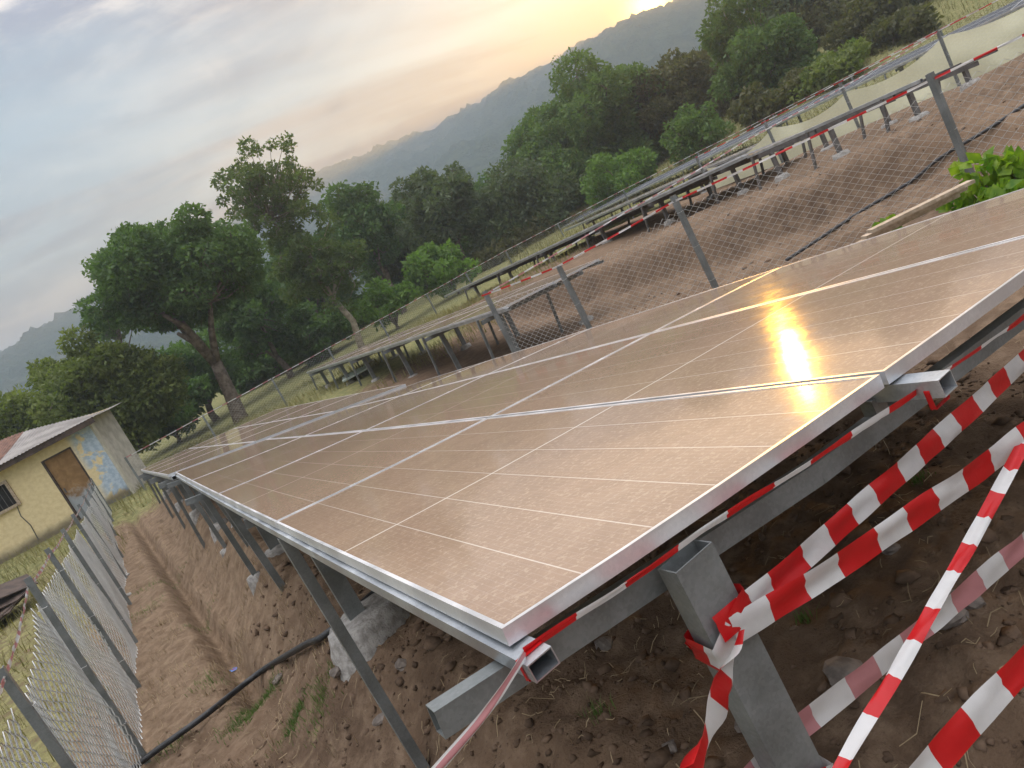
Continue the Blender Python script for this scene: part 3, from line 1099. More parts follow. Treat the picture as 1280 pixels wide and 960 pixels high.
knot('tape wound round the front post as a crumpled red and white knot', 0.925, 0.05, 0.03, 0.05)
knot('lower turn of tape wound round the front post', 0.555, -0.05, 0.08, 0.055)
mbk = tape('red tape loop tied round the tip of the front purlin', [(-0.020, -0.05, 1.168), (-0.020, -0.05, 1.2085), (0.040, -0.048, 1.2085), (0.040, -0.046, 1.167), (-0.020, -0.05, 1.167)], 0.014, (0, 1, 0), 0, ('red', 'red'), curl=0.001, n_per=0.008)
tape('red tape loop tied round the second purlin tip', [(1.166, -0.08, 1.03), (1.166, -0.08, 1.083), (1.228, -0.08, 1.081), (1.228, -0.08, 1.028), (1.166, -0.08, 1.029)], 0.016, (0, 1, 0), 0, ('red', 'red'), curl=0.001, n_per=0.008)
# tapes tied along the fences
tape('striped tape tied along the tops of the posts of the lane fence', [(-1.36, y, z) for y, z in zip(lf_y, [1.10, 1.12, 1.29, 1.29, 1.29, 1.30, 1.31, 1.34, 1.38, 1.42, 1.49])], 0.026, (0.2, 0, 1), 0.008, mats=('pink', 'white'), stripe=0.12, n_per=0.05, curl=0.004)
tape('striped tape tied along the fence behind the front table', [(p[0] - 0.035, p[1], z) for p, z in zip(rf, [1.34, 1.25, 1.36, 1.335, 1.37])], 0.024, (0.1, 0, 1), 0.004, stripe=0.2, n_per=0.04)
tape('striped tape sagging across from the corner post to the bank fence', [(5.0, 9.3, 1.335), (7.6, 9.0, 1.40), (11.0, 8.9, 1.49), (17.3, 8.7, 1.55)], 0.022, (0, 0.3, 1), 0.004, mats=('pink', 'white'), stripe=0.16, n_per=0.06)
tape('striped tape along the top of the netted fence', [(p[0] - 0.05, p[1], z - 0.03) for p, z in zip(f2, [1.66, 1.62, 1.6, 1.6, 1.58, 1.56])], 0.02, (0.1, 0, 1), 0.004, stripe=0.25, n_per=0.08)
tape('faded striped tape along the top of the perimeter fence', [(p[0] - 0.04, p[1] - 0.04, z - 0.02) for p, z in zip(f3, f3t)], 0.028, (0.1, 0, 1), 0.003, mats=('pink', 'white'), stripe=0.3, n_per=0.12)


# ------------------------------------------------------------------ netting
def net():
    vs, fs = [], []
    top = [1.42, 1.36, 1.40, 1.28, 1.30, 1.10]
    pts = f2
    n_c, n_r = 60, 8
    cum = np.concatenate([[0], np.cumsum([math.dist(a, b) for a, b in zip(pts[:-1], pts[1:])])])
    for c in range(n_c + 1):
        s = cum[-1] * c / n_c
        x = np.interp(s, cum, [p[0] for p in pts]) + 0.25
        y = np.interp(s, cum, [p[1] for p in pts]) + 0.08
        g = float(H(x, y))
        ph = np.interp(s, cum, np.arange(len(pts))) % 1
        zt = np.interp(s, cum, top) - 0.22 * 4 * ph * (1 - ph)
        for r_ in range(n_r + 1):
            t = r_ / n_r
            w = 0.16 * float(vnoise(s * 1.3, t * 2, 5)) + 0.10 * float(vnoise(s * 3, t * 1.5, 6))
            vs.append((x + w, y + w * 0.5, g + 0.02 + (zt - g) * t))
    for c in range(n_c):
        for r_ in range(n_r):
            a = c * (n_r + 1) + r_
            fs.append((a, a + n_r + 1, a + n_r + 2, a + 1))
    o = np_mesh('yellow_net', vs, fs, M['net'], None, True, loc=(17.0, 9.0, 0.2))
    props(o, 'pale yellow shade net hung sagging along the fence posts', 'net')


net()


# ------------------------------------------------------------------ yellow house
def house():
    B = np.array([-0.75, 23.5, 0.6])
    e = unit(np.array([-3.8, 1.2, 0]))           # along the front, away from the corner
    n = np.array([e[1], -e[0], 0])               # outward? points to the back
    if n @ (CAM - B) > 0:
        n = -n                                   # n = into the house
    up = np.array([0, 0, 1.0])
    Lw, Dw, Hw = 9.0, 2.3, 2.42
    T = empty('yellow_house', B, 'small yellow house with peeling blue patch and corrugated roof', 'house')

    def W(s, h, dpt=0.0):
        return B + e * s + up * h + n * dpt
    m, b, p, _ = new_mat('yellow_plaster')
    at = b.n('ShaderNodeTexCoord').outputs['UV']
    sp = b.n('ShaderNodeSeparateXYZ')
    b.link(at, sp.inputs[0])
    nz = b.noise(at, 1.6, 6, 0.6, 0.3)
    nf = b.noise(at, 9, 5)
    base = b.mix(b.ramp(nf, (0.3, 0.7)), (0.70, 0.56, 0.31), (0.80, 0.66, 0.39))
    # paint flaked off to the older pale blue coat near the corner
    fl = b.math('MULTIPLY', b.ramp(sp.outputs[0], (0.45, 0.8, 1.0, 0.0)), b.ramp(nz, (0.42, 0.47, 0.0, 1.0)))
    c = b.mix(fl, base, b.mix(b.ramp(nf, (0.4, 0.6)), (0.36, 0.45, 0.55), (0.5, 0.58, 0.66)))
    # splash dirt at the foot
    dirt = b.ramp(b.math('ADD', sp.outputs[1], b.math('MULTIPLY', nz, 0.35)), (0.22, 0.52, 0.85, 0.0))
    c = b.mix(dirt, c, (0.09, 0.075, 0.055))
    b.put(p.inputs['Base Color'], c)
    p.inputs['Roughness'].default_value = 0.95
    bump(b, p, nf, 0.3, 0.01)

    rise = lambda s: 0.10 + 0.52 * float(ss(-0.4, 3.4, s))

    # front wall with real openings: door 0.72..1.6 x 0..1.97, window 2.62..3.5 x 1.25..1.95
    cs = [0, 0.72, 1.60, 2.66, 3.55, 5.6, 6.5, Lw]
    hs = [-0.3, 0.02, 1.25, 1.92, 1.97, Hw]
    holes = lambda s, h: (0.72 < s < 1.60 and 0.02 < h < 1.97) or (2.66 < s < 3.55 and 1.25 < h < 1.92) or (5.6 < s < 6.5 and 0.02 < h < 1.97)
    vs, fs, uv = [], [], []

    def quad(a, b_, c_, d_, ua):
        k = len(vs)
        vs.extend([a, b_, c_, d_])
        fs.append((k, k + 1, k + 2, k + 3))
        uv.extend(ua)
    for i in range(len(cs) - 1):
        for j in range(len(hs) - 1):
            sm, hm = (cs[i] + cs[i + 1]) / 2, (hs[j] + hs[j + 1]) / 2
            if holes(sm, hm):
                continue
            s0, s1, h0, h1 = cs[i], cs[i + 1], hs[j], hs[j + 1]
            quad(W(s0, h0), W(s1, h0), W(s1, h1), W(s0, h1), [(s0, h0), (s1, h0), (s1, h1), (s0, h1)])
    for (s0, s1, h0, h1) in ((0.72, 1.60, 0.02, 1.97), (2.66, 3.55, 1.25, 1.92), (5.6, 6.5, 0.02, 1.97)):
        for (a, b_) in (((s0, h0), (s0, h1)), ((s0, h1), (s1, h1)), ((s1, h1), (s1, h0)), ((s1, h0), (s0, h0))):
            quad(W(*a), W(*b_), W(*b_, 0.16), W(*a, 0.16), [(3, 1.5)] * 4)
    # side walls rising to the back, back wall
    for s in (Lw,):
        k = len(vs)
        vs.extend([W(s, -0.3), W(s, -0.3, Dw), W(s, Hw + rise(s), Dw), W(s, Hw)])
        fs.append((k, k + 1, k + 2, k + 3))
        uv.extend([(3.0, 0), (7.2, 0), (7.2, 3.0), (3.0, 2.4)])
    for s0, s1 in zip((0, 1, 2, 3), (1, 2, 3, Lw)):
        quad(W(s0, -0.3, Dw), W(s1, -0.3, Dw), W(s1, Hw + rise(s1), Dw), W(s0, Hw + rise(s0), Dw), [(3, 0), (12, 0), (12, 2.4), (3, 2.4)])
    np_mesh('side_wall', [W(0, -0.3), W(0, -0.3, Dw), W(0, Hw + rise(0), Dw), W(0, Hw)], [(0, 1, 2, 3)], simple('pale_side_plaster', (0.36, 0.33, 0.28), (0.5, 0.46, 0.4), 3, 0.95), T)
    wall = np_mesh('wall', vs, fs, m, T, uv=uv)
    # corner pilaster, paler
    mb = MB()
    mb.box(W(-0.035, Hw / 2 - 0.15, 0.09), (0.06, 0.22, Hw + 0.28), (e, n, up))
    mb.build('corner_pilaster', simple('pale_plaster', (0.42, 0.39, 0.32), (0.55, 0.51, 0.42), 4, 0.95), T)
    # door leaf
    md, b, p, _ = new_mat('peeling_door')
    at = b.n('ShaderNodeTexCoord').outputs['Object']
    nz = b.noise(at, 4, 6, 0.65, 0.4)
    sp = b.n('ShaderNodeSeparateXYZ')
    b.link(at, sp.inputs[0])
    low = b.ramp(b.math('ADD', sp.outputs[2], b.math('MULTIPLY', nz, -0.9)), (0.1, 0.45, 1.0, 0.0))
    c = b.mix(b.ramp(nz, (0.3, 0.7)), (0.22, 0.12, 0.045), (0.34, 0.20, 0.085))
    c = b.mix(low, c, (0.34, 0.36, 0.38))
    b.put(p.inputs['Base Color'], c)
    p.inputs['Roughness'].default_value = 0.9
    for (s0, s1) in ((0.72, 1.60), (5.6, 6.5)):
        mb = MB()
        mb.box(W((s0 + s1) / 2, 0.995, 0.08), (s1 - s0 - 0.11, 0.04, 1.93), (e, n, up))
        door = mb.build('door', md, T)
        mb = MB()
        mb.box(W(s1 - 0.12, 0.95, 0.05), (0.03, 0.05, 0.14), (e, n, up))
        mb.build('handle', M['darksteel'], door)
        mb = MB()
        mb.box(W(s0 + 0.027, 0.99, 0.05), (0.05, 0.1, 1.94), (e, n, up))
        mb.box(W(s1 - 0.027, 0.99, 0.05), (0.05, 0.1, 1.94), (e, n, up))
        mb.box(W((s0 + s1) / 2, 1.945, 0.05), (s1 - s0 - 0.11, 0.1, 0.045), (e, n, up))
        mb.build('door_frame', M['wood_dark'], T)
    # barred window
    mb = MB()
    s0, s1, h0, h1 = 2.66, 3.55, 1.25, 1.92
    for (a, b_, w, h) in ((s0 - 0.02, (h0 + h1) / 2, 0.08, h1 - h0 + 0.12), (s1 + 0.02, (h0 + h1) / 2, 0.08, h1 - h0 + 0.12)):
        mb.box(W(a, b_, -0.01), (w, 0.08, h), (e, n, up))
    mb.box(W((s0 + s1) / 2, h1 + 0.02, -0.01), (s1 - s0 - 0.04, 0.076, 0.08), (e, n, up))
    mb.box(W((s0 + s1) / 2, h0 - 0.02, -0.02), (s1 - s0 - 0.04, 0.12, 0.08), (e, n, up))
    win = mb.build('window', M['plank'], T)
    mb = MB()
    mb.box(W((s0 + s1) / 2, (h0 + h1) / 2, 0.13), (s1 - s0, 0.02, h1 - h0), (e, n, up))
    mb.build('pane', M['dark'], win)  # opaque near-black sheet; the unlit room's shade is put into its colour
    for q in range(5):
        mb = MB()
        mb.tube([W(s0 + (q + 1) * 0.148, h0 + 0.01, 0.03), W(s0 + (q + 1) * 0.148, h1 - 0.01, 0.03)], 0.009, 6)
        mb.build('bar', M['darksteel'], win)
    mb = MB()
    mb.tube([W(2.74, 1.2, -0.012), W(2.80, 0.9, -0.012), W(2.72, 0.55, -0.012), W(2.76, 0.1, -0.012)], 0.012, 5)
    mb.build('wall_cable', M['darksteel'], T)
    # roof: corrugated sheets front and back, one rust-red
    rid = Dw

    def roof_pt(s, q, side, w=0.0):
        dpt = -0.38 + (rid + 0.62) * q
        pitch_h = rise(s)
        h = Hw - 0.10 + (pitch_h + 0.62 * pitch_h / rid) * q + 0.07
        return W(s, h + w, dpt)
    sheets = np.linspace(-0.35, Lw + 0.35, 11)
    for side in (0,):
        for k in range(10):
            vs, fs = [], []
            N = 54
            for a in range(N + 1):
                s = sheets[k] - 0.02 + (sheets[k + 1] - sheets[k] + 0.04) * a / N
                w = 0.012 * math.sin(2 * math.pi * s / 0.106) + 0.006 * (k % 2)
                for q in (0, 0.5, 1.0):
                    vs.append(roof_pt(s, q + (0.01 if q == 0 and k % 3 == 0 else 0), side, w - (0.02 if q == 0.5 else 0)))
            for a in range(N):
                for q in range(2):
                    fs.append((a * 3 + q, a * 3 + q + 1, a * 3 + q + 4, a * 3 + q + 3))
            np_mesh('roof_sheet', vs, fs, M['rusty'] if k in (3, 6) else M['roof'], T, smooth=True)
    mb = MB()
    h = Hw - 0.06
    mb.box(W(Lw / 2, h - 0.05, -0.32), (Lw + 0.6, 0.03, 0.16), (e, n, up))
    mb.build('fascia', M['wood_dark'], T)


house()


# ------------------------------------------------------------------ trees
def leaf_mesh(name, C, size, mat, parent, rr, droop=0.25, aspect=0.5, outward=None):
    n = len(C)
    d = rr.normal(size=(n, 3))
    if outward is not None:
        d = d * 0.8 + outward * 0.9
    d[:, 2] -= droop
    d /= np.linalg.norm(d, axis=1)[:, None]
    r2 = rr.normal(size=(n, 3))
    r2[:, 2] *= 0.6
    s = np.cross(d, r2)
    s /= np.linalg.norm(s, axis=1)[:, None] + 1e-9
    nn = np.cross(d, s)
    sz = size * rr.uniform(0.6, 1.35, n)[:, None]
    base = C - d * sz * 0.5
    tip = C + d * sz * 0.5 - nn * sz * 0.08
    a = C + s * sz * aspect * 0.5 + nn * sz * 0.06
    b_ = C - s * sz * aspect * 0.5 + nn * sz * 0.06
    V = np.stack([base, a, tip, b_], 1).reshape(-1, 3)
    F = np.arange(4 * n).reshape(n, 4)
    return np_mesh(name, V, F, mat, parent)


def tree(label, base, lobes, leaf, size, density, bark='bark', trunk_r=0.22, group='trees beyond the perimeter fence', seed=0, name='tree', fork=0.35, aspect=0.5, droop=0.25, shell=0.6, cat='tree', lean=None):
    """base (x,y,z); lobes: list of (centre, radius)"""
    rr = np.random.default_rng(seed)
    base = np.asarray(base, float)
    T = empty(name, base, label, cat, group)
    cs = np.array([l[0] for l in lobes])
    rs = np.array([l[1] for l in lobes])
    cc = (cs * rs[:, None] ** 2).sum(0) / (rs ** 2).sum()
    # trunk, forking towards the clumps
    forkp = base + (cc - base) * fork
    if lean is not None:
        forkp = forkp + np.asarray(lean)
    mb = MB()
    mid = base + (forkp - base) * 0.5 + np.array([rr.normal(0, 0.12), rr.normal(0, 0.12), 0])
    mb.tube([base - [0, 0, 0.3], base + (mid - base) * 0.25, mid, forkp], [trunk_r * 1.35, trunk_r * 1.05, trunk_r * 0.9, trunk_r * 0.78], 9)
    # main limbs
    k = min(5, len(lobes))
    far = rr.permutation(len(lobes))[:k]
    hubs = []
    for q in far:
        end = forkp + (cs[q] - forkp) * 0.62 + rr.normal(0, 0.15, 3)
        midp = forkp + (end - forkp) * 0.5 + np.array([0, 0, 0.12]) * np.linalg.norm(end - forkp) + rr.normal(0, 0.1, 3)
        mb.tube([forkp - (forkp - mid) * 0.1, midp, end], [trunk_r * 0.62, trunk_r * 0.42, trunk_r * 0.24], 7)
        hubs.append(end)
    for c, r in lobes:
        h = hubs[int(np.argmin([np.linalg.norm(c - q) for q in hubs]))]
        midp = (h + c) / 2 + rr.normal(0, 0.12, 3)
        mb.tube([h, midp, c], [trunk_r * 0.2, trunk_r * 0.13, trunk_r * 0.05], 5)
        for _ in range(4):
            t = c + unit(rr.normal(size=3)) * r * 0.85
            mb.tube([c, (c + t) / 2 + rr.normal(0, 0.05, 3), t], [trunk_r * 0.07, trunk_r * 0.05, trunk_r * 0.02], 4, False)
    mb.build('trunk', M[bark], T, True)
    Cs, Os = [], []
    for c, r in lobes:
        n = int(density * r * r)
        d = rr.normal(size=(n, 3))
        d /= np.linalg.norm(d, axis=1)[:, None]
        bumpy = 1 + 0.28 * np.sin(d @ rr.normal(size=3) * 4.5 + rr.uniform(0, 6)) * np.sin(d @ rr.normal(size=3) * 5.5 + rr.uniform(0, 6))
        rad = r * (rr.uniform(0, 1, n) ** (1 / 3) * (1 - shell) + shell * rr.uniform(0.72, 1.05, n)) * bumpy
        p = c + d * rad[:, None] * np.array([1.0, 1.0, 0.82])
        Cs.append(p)
        Os.append(d)
    leaf_mesh('crown', np.concatenate(Cs), size, M[leaf], T, rr, droop, aspect, np.concatenate(Os))
    return T


def crown_lobes(centre, rx, rz, n, rr, frac=0.36, flat=0.0):
    """clumps spread through an ellipsoid, mostly near its skin"""
    out = []
    for _ in range(n):
        d = unit(rr.normal(size=3))
        t = rr.uniform(0.35, 0.92)
        c = centre + d * t * np.array([rx, rx, rz])
        if flat and c[2] < centre[2]:
            c[2] = centre[2] - (centre[2] - c[2]) * (1 - flat)
        out.append((c, rx * frac * rr.uniform(0.7, 1.25)))
    return out


def px_tree(label, cx, cy, rh, rv, dist, leaf, n=22, size=0.24, dens=520, bark='bark', tr=0.2, seed=0, base=None, zbase=None, frac=0.36, **kw):
    rr = np.random.default_rng(1000 + seed)
    c = at_dist(cx, cy, dist)
    d3 = np.linalg.norm(c - CAM)
    RX, RZ = rh * d3 / FPX, rv * d3 / FPX
    if base is None:
        b = np.array([c[0], c[1], 0.0])
    else:
        b = at_dist(base[0], base[1], dist)
    b[2] = float(H(b[0], b[1])) - 0.1
    return tree(label, b, crown_lobes(c, RX, RZ, int(n * 1.9), rr, frac * 0.80), leaf, size, dens, bark, tr, seed=seed, **kw)


# the broad-crowned tree with a leaning bare trunk
px_tree('broad dark-green tree with a bare grey leaning trunk beside the yellow house', 222, 342, 98, 68, 33, 'leaf_dark', 40, 0.19, 1300, tr=0.30, seed=1, base=(290, 508), frac=0.33, fork=0.42, name='broad_tree')
px_tree('dense yellow-green bushy tree rising behind the roof of the yellow house', 122, 500, 92, 72, 33, 'leaf_yellow', 40, 0.19, 1250, tr=0.2, seed=2, frac=0.33, fork=0.2, name='bushy_tree')
# the tall airy tree: an open top and a fuller skirt
rr = np.random.default_rng(5)
c1, c2, c3 = at_dist(338, 238, 38), at_dist(395, 325, 38), at_dist(305, 232, 38)
lob = [(c, rr.uniform(0.28, 0.50)) for c, r in crown_lobes(c1, 2.5, 2.9, 95, rr, 0.2)]
lob += [(c, rr.uniform(0.45, 0.75)) for c, r in crown_lobes(c2, 2.1, 2.9, 46, rr, 0.42)]
lob += [(c3 + rr.normal(size=3) * [0.5, 0.5, 0.35], rr.uniform(0.25, 0.4)) for _ in range(8)]
b2 = at_dist(437, 410, 38)
b2[2] = float(H(b2[0], b2[1])) - 0.1
tree('tall airy tree with sparse pale leaves and twin slim trunks', b2, lob, 'leaf_airy', 0.20, 560, 'palebark', 0.17, seed=3, name='airy_tree', fork=0.45)
px_tree('dark tree with a rounded crown right behind the airy tree', 448, 285, 52, 58, 47, 'leaf_dark', 22, 0.28, 480, seed=4, name='round_tree')
px_tree('open-crowned dark tree with bare lower limbs showing', 545, 262, 62, 62, 48, 'leaf_grey', 24, 0.28, 430, seed=6, name='open_tree', fork=0.5)
px_tree('grey-green spreading tree hanging low over the perimeter fence', 645, 268, 72, 58, 50, 'leaf_grey', 26, 0.28, 430, seed=7, name='spreading_tree')
px_tree('big domed tree, the highest dome under the ridge', 745, 172, 98, 82, 56, 'leaf_mid', 40, 0.30, 520, tr=0.4, seed=8, name='domed_tree', frac=0.32)
px_tree('olive-brown tree glowing warm under the low sun', 850, 122, 62, 62, 56, 'leaf_brown', 24, 0.30, 430, seed=9, name='olive_tree')
px_tree('tall light-green tree with a pale slender trunk below the sun', 950, 72, 56, 92, 50, 'leaf_mid', 30, 0.28, 430, 'palebark', 0.2, seed=10, name='slender_tree', fork=0.4)
px_tree('dark olive tree on the slope behind the pale sheet', 1052, 40, 74, 62, 60, 'leaf_brown', 26, 0.30, 430, seed=11, name='slope_tree')
px_tree('dark tree at the top of the grassy slope', 1135, 2, 66, 52, 66, 'leaf_brown', 22, 0.32, 400, seed=12, name='slope_tree')
px_tree('tall dark tree towering behind the slender pale-trunked tree', 985, -20, 72, 60, 62, 'leaf_grey', 22, 0.32, 400, seed=13, name='tall_tree')
px_tree('dark low tree filling the gap behind the leaning trunk', 318, 392, 62, 56, 44, 'leaf_dark', 22, 0.28, 460, seed=14, name='low_tree')
px_tree('dark low tree standing between the airy tree and the bright shrubs', 392, 420, 52, 34, 45, 'leaf_dark', 18, 0.28, 460, seed=15, name='low_tree')
px_tree('deep green thicket tree at the foot of the leaning trunk', 238, 470, 62, 42, 42, 'leaf_dark', 20, 0.26, 520, seed=16, name='low_tree')
px_tree('bright green shrub just behind the perimeter fence, the taller of two', 555, 335, 46, 34, 40, 'leaf_bright', 16, 0.26, 480, seed=17, name='shrub', group='shrubs by the perimeter fence', cat='shrub', fork=0.2, tr=0.1)
px_tree('bright green spreading shrub at the foot of the twin slim trunks', 480, 378, 42, 24, 39, 'leaf_bright', 14, 0.24, 480, seed=18, name='shrub', group='shrubs by the perimeter fence', cat='shrub', fork=0.2, tr=0.1)
px_tree('fresh green shrub in front of the domed tree', 772, 220, 48, 36, 46, 'leaf_bright', 16, 0.28, 430, seed=19, name='shrub', group='shrubs by the perimeter fence', cat='shrub', fork=0.2, tr=0.1)
px_tree('mid green shrub under the olive-brown tree', 868, 165, 42, 34, 46, 'leaf_mid', 16, 0.26, 430, seed=20, name='shrub', group='shrubs by the perimeter fence', cat='shrub', fork=0.2, tr=0.1)
px_tree('dull shrub below the grey-green spreading tree', 640, 318, 60, 22, 47, 'leaf_brown', 16, 0.26, 430, seed=21, name='shrub', group='shrubs by the perimeter fence', cat='shrub', fork=0.2, tr=0.1)
px_tree('small green bush on the dry grass of the slope', 1064, 62, 13, 11, 46, 'leaf_bright', 8, 0.22, 600, seed=22, name='shrub', group='shrubs by the perimeter fence', cat='shrub', fork=0.2, tr=0.06)
px_tree('low bush with dry stems along the grassy slope', 1000, 100, 30, 12, 46, 'leaf_brown', 12, 0.22, 420, seed=23, name='shrub', group='shrubs by the perimeter fence', cat='shrub', fork=0.2, tr=0.06)
px_tree('distant tree standing alone past the far end of the yellow house', 12, 545, 38, 30, 46, 'leaf_dark', 14, 0.28, 480, seed=24, name='low_tree')
px_tree('small far tree peeping over the bushy tree', 140, 402, 30, 24, 50, 'leaf_mid', 12, 0.28, 430, seed=25, name='low_tree')
px_tree('dark tree closing the gap below the domed tree', 700, 262, 62, 46, 58, 'leaf_dark', 20, 0.30, 400, seed=26, name='low_tree')
px_tree('low tree behind the fresh green shrub', 815, 190, 66, 40, 58, 'leaf_grey', 20, 0.30, 400, seed=27, name='low_tree')
px_tree('dark tree between the slender tree and the slope', 930, 118, 56, 40, 58, 'leaf_brown', 18, 0.30, 400, seed=28, name='low_tree')
px_tree('dark tree closing the gap under the open-crowned tree', 560, 300, 66, 40, 56, 'leaf_dark', 20, 0.30, 400, seed=29, name='low_tree')


for k, (cx, cy, rh, rv, dd_, lf, lab) in enumerate([
        (205, 515, 52, 26, 40, 'leaf_dark', 'dark thicket between the yellow house and the leaning trunk'),
        (330, 455, 60, 28, 50, 'leaf_dark', 'dark thicket between the leaning trunk and the airy tree'),
        (425, 395, 55, 34, 54, 'leaf_dark', 'dark thicket behind the twin slim trunks'),
        (510, 340, 60, 40, 56, 'leaf_dark', 'dark thicket behind the two bright shrubs'),
        (610, 300, 60, 36, 58, 'leaf_dark', 'dark thicket under the spreading grey-green tree'),
        (480, 300, 46, 46, 54, 'leaf_grey', 'grey-green tree squeezed between round tree and open-crowned tree'),
        (370, 350, 60, 50, 52, 'leaf_dark', 'dark tree filling in behind the airy tree'),
        (1010, 70, 60, 40, 62, 'leaf_brown', 'olive thicket above the pale sheet'),
        (1100, 20, 60, 30, 66, 'leaf_brown', 'olive thicket along the top of the slope'),
        (955, 132, 44, 20, 43, 'leaf_brown', 'dry brownish bushes at the foot of the slender tree'),
        (1040, 92, 48, 20, 43, 'leaf_yellow', 'yellowing bushes below the pale sheet'),
        (1125, 42, 46, 18, 45, 'leaf_brown', 'dry bushes along the lower edge of the grassy slope'),
        (1085, 42, 52, 36, 50, 'leaf_brown', 'olive tree low on the slope beside the pale sheet'),
        (1165, 0, 56, 34, 52, 'leaf_grey', 'grey-green tree on the slope above the netted fence'),
        (60, 540, 50, 34, 40, 'leaf_dark', 'dark thicket behind the far end of the tin roof')]):
    px_tree(lab, cx, cy, rh, rv, dd_, lf, 18, 0.3, 420, seed=60 + k, name='thicket_tree', fork=0.2, tr=0.12)


for k, (cx, cy, rh, rv, lf, lab) in enumerate([
        (298, 395, 58, 50, 'leaf_dark', 'far dark tree in the wood behind the leaning trunk'),
        (385, 335, 58, 52, 'leaf_grey', 'far grey-green tree in the wood behind the airy tree'),
        (462, 300, 56, 50, 'leaf_dark', 'far dark tree in the wood between airy tree and open-crowned tree'),
        (532, 278, 58, 48, 'leaf_grey', 'far grey-green tree in the wood behind the open-crowned tree'),
        (602, 262, 58, 46, 'leaf_dark', 'far dark tree in the wood between open-crowned tree and spreading tree'),
        (668, 240, 60, 46, 'leaf_grey', 'far grey-green tree in the wood between spreading tree and domed tree'),
        (800, 160, 62, 50, 'leaf_brown', 'far olive tree in the wood between domed tree and olive-brown tree'),
        (885, 110, 62, 52, 'leaf_brown', 'far olive tree in the wood between olive-brown tree and slender tree'),
        (1000, 60, 62, 50, 'leaf_grey', 'far grey-green tree in the wood between slender tree and grassy slope')]):
    px_tree(lab, cx, cy, rh, rv, 70, lf, 15, 0.40, 260, seed=90 + k, name='woodland_tree', fork=0.2, tr=0.16)


# ------------------------------------------------------------------ haze
def haze():
    mb = MB()
    mb.box((250, 400, 65), (3200, 3200, 140))
    m = bpy.data.materials.new('evening_haze')
    m.use_nodes = True
    t = m.node_tree
    t.nodes.clear()
    b = NB(t)
    out = b.n('ShaderNodeOutputMaterial')
    v = b.n('ShaderNodeVolumePrincipled')
    v.inputs['Color'].default_value = (0.74, 0.85, 1.0, 1)
    v.inputs['Density'].default_value = 0.0012
    v.inputs['Anisotropy'].default_value = 0.55
    b.link(v.outputs[0], out.inputs['Volume'])
    o = mb.build('haze', m)
    props(o, 'pale evening haze filling the valley', 'haze', kind='stuff')


haze()

# ------------------------------------------------------------------ loose things on the ground
def rock(label, x, y, s, seed, name='stone', mat='stone', flat=0.6, cat='stone', group='stones lying on the soil'):
    rr = np.random.default_rng(seed)
    import bmesh
    bm = bmesh.new()
    bmesh.ops.create_icosphere(bm, subdivisions=2, radius=1.0)
    k = rr.normal(size=(3, 3))
    ph = rr.uniform(0, 6, 3)
    sc = np.array([1.0, rr.uniform(0.6, 0.95), flat * rr.uniform(0.7, 1.1)]) * s
    th = rr.uniform(0, 6)
    for v in bm.verts:
        p = np.array(v.co)
        q = 1 + 0.16 * sum(math.sin(1.7 * (p @ k[i]) + ph[i]) for i in range(3)) + 0.05 * rr.normal()
        p = p * q * sc
        v.co = (p[0] * math.cos(th) - p[1] * math.sin(th), p[0] * math.sin(th) + p[1] * math.cos(th), p[2])
    me = bpy.data.meshes.new(name)
    bm.to_mesh(me)
    bm.free()
    me.materials.append(M[mat])
    o = bpy.data.objects.new(name, me)
    o.location = (x, y, float(HH(x, y)) + s * flat * 0.25)
    COL.objects.link(o)
    props(o, label, cat, group)
    return o


def ground_hit(x, y):
    d = ray(x, y)
    t = 0.4
    for _ in range(4000):
        p = CAM + d * t
        if p[2] < float(H(p[0], p[1])):
            break
        t *= 1.004
    return CAM + d * t


for k, (x, y, s, lab) in enumerate([
        (755, 797, 0.045, 'pale flat stone lying just under the table edge'),
        (1060, 855, 0.06, 'rounded brown stone below the crossing tapes'),
        (1195, 790, 0.06, 'dark stone beside the low tape'),
        (1210, 760, 0.05, 'grey-brown stone next to a darker one in loose soil'),
        (480, 905, 0.05, 'buff stone beside the grass tuft near the black pipe'),
        (350, 855, 0.05, 'small stone beside the black pipe'),
        (430, 842, 0.06, 'chunk of stone fallen at the foot of the concrete footing'),
        (505, 835, 0.055, 'broken stone between footing and slim leg'),
        (1120, 700, 0.04, 'small clod-like stone under the upper tapes'),
        (840, 940, 0.035, 'small pale stone on the soil beside the taped post'),
        (935, 905, 0.04, 'stone close to the foot of the taped post'),
        (160, 720, 0.07, 'white lump of concrete at the foot of the lane fence'),
        (163, 745, 0.06, 'second white lump of concrete along the lane fence')]):
    g = ground_hit(x, y)
    rock(lab, g[0], g[1], s, 300 + k, mat='concrete' if 'concrete at' in lab or 'concrete along' in lab else 'stone')


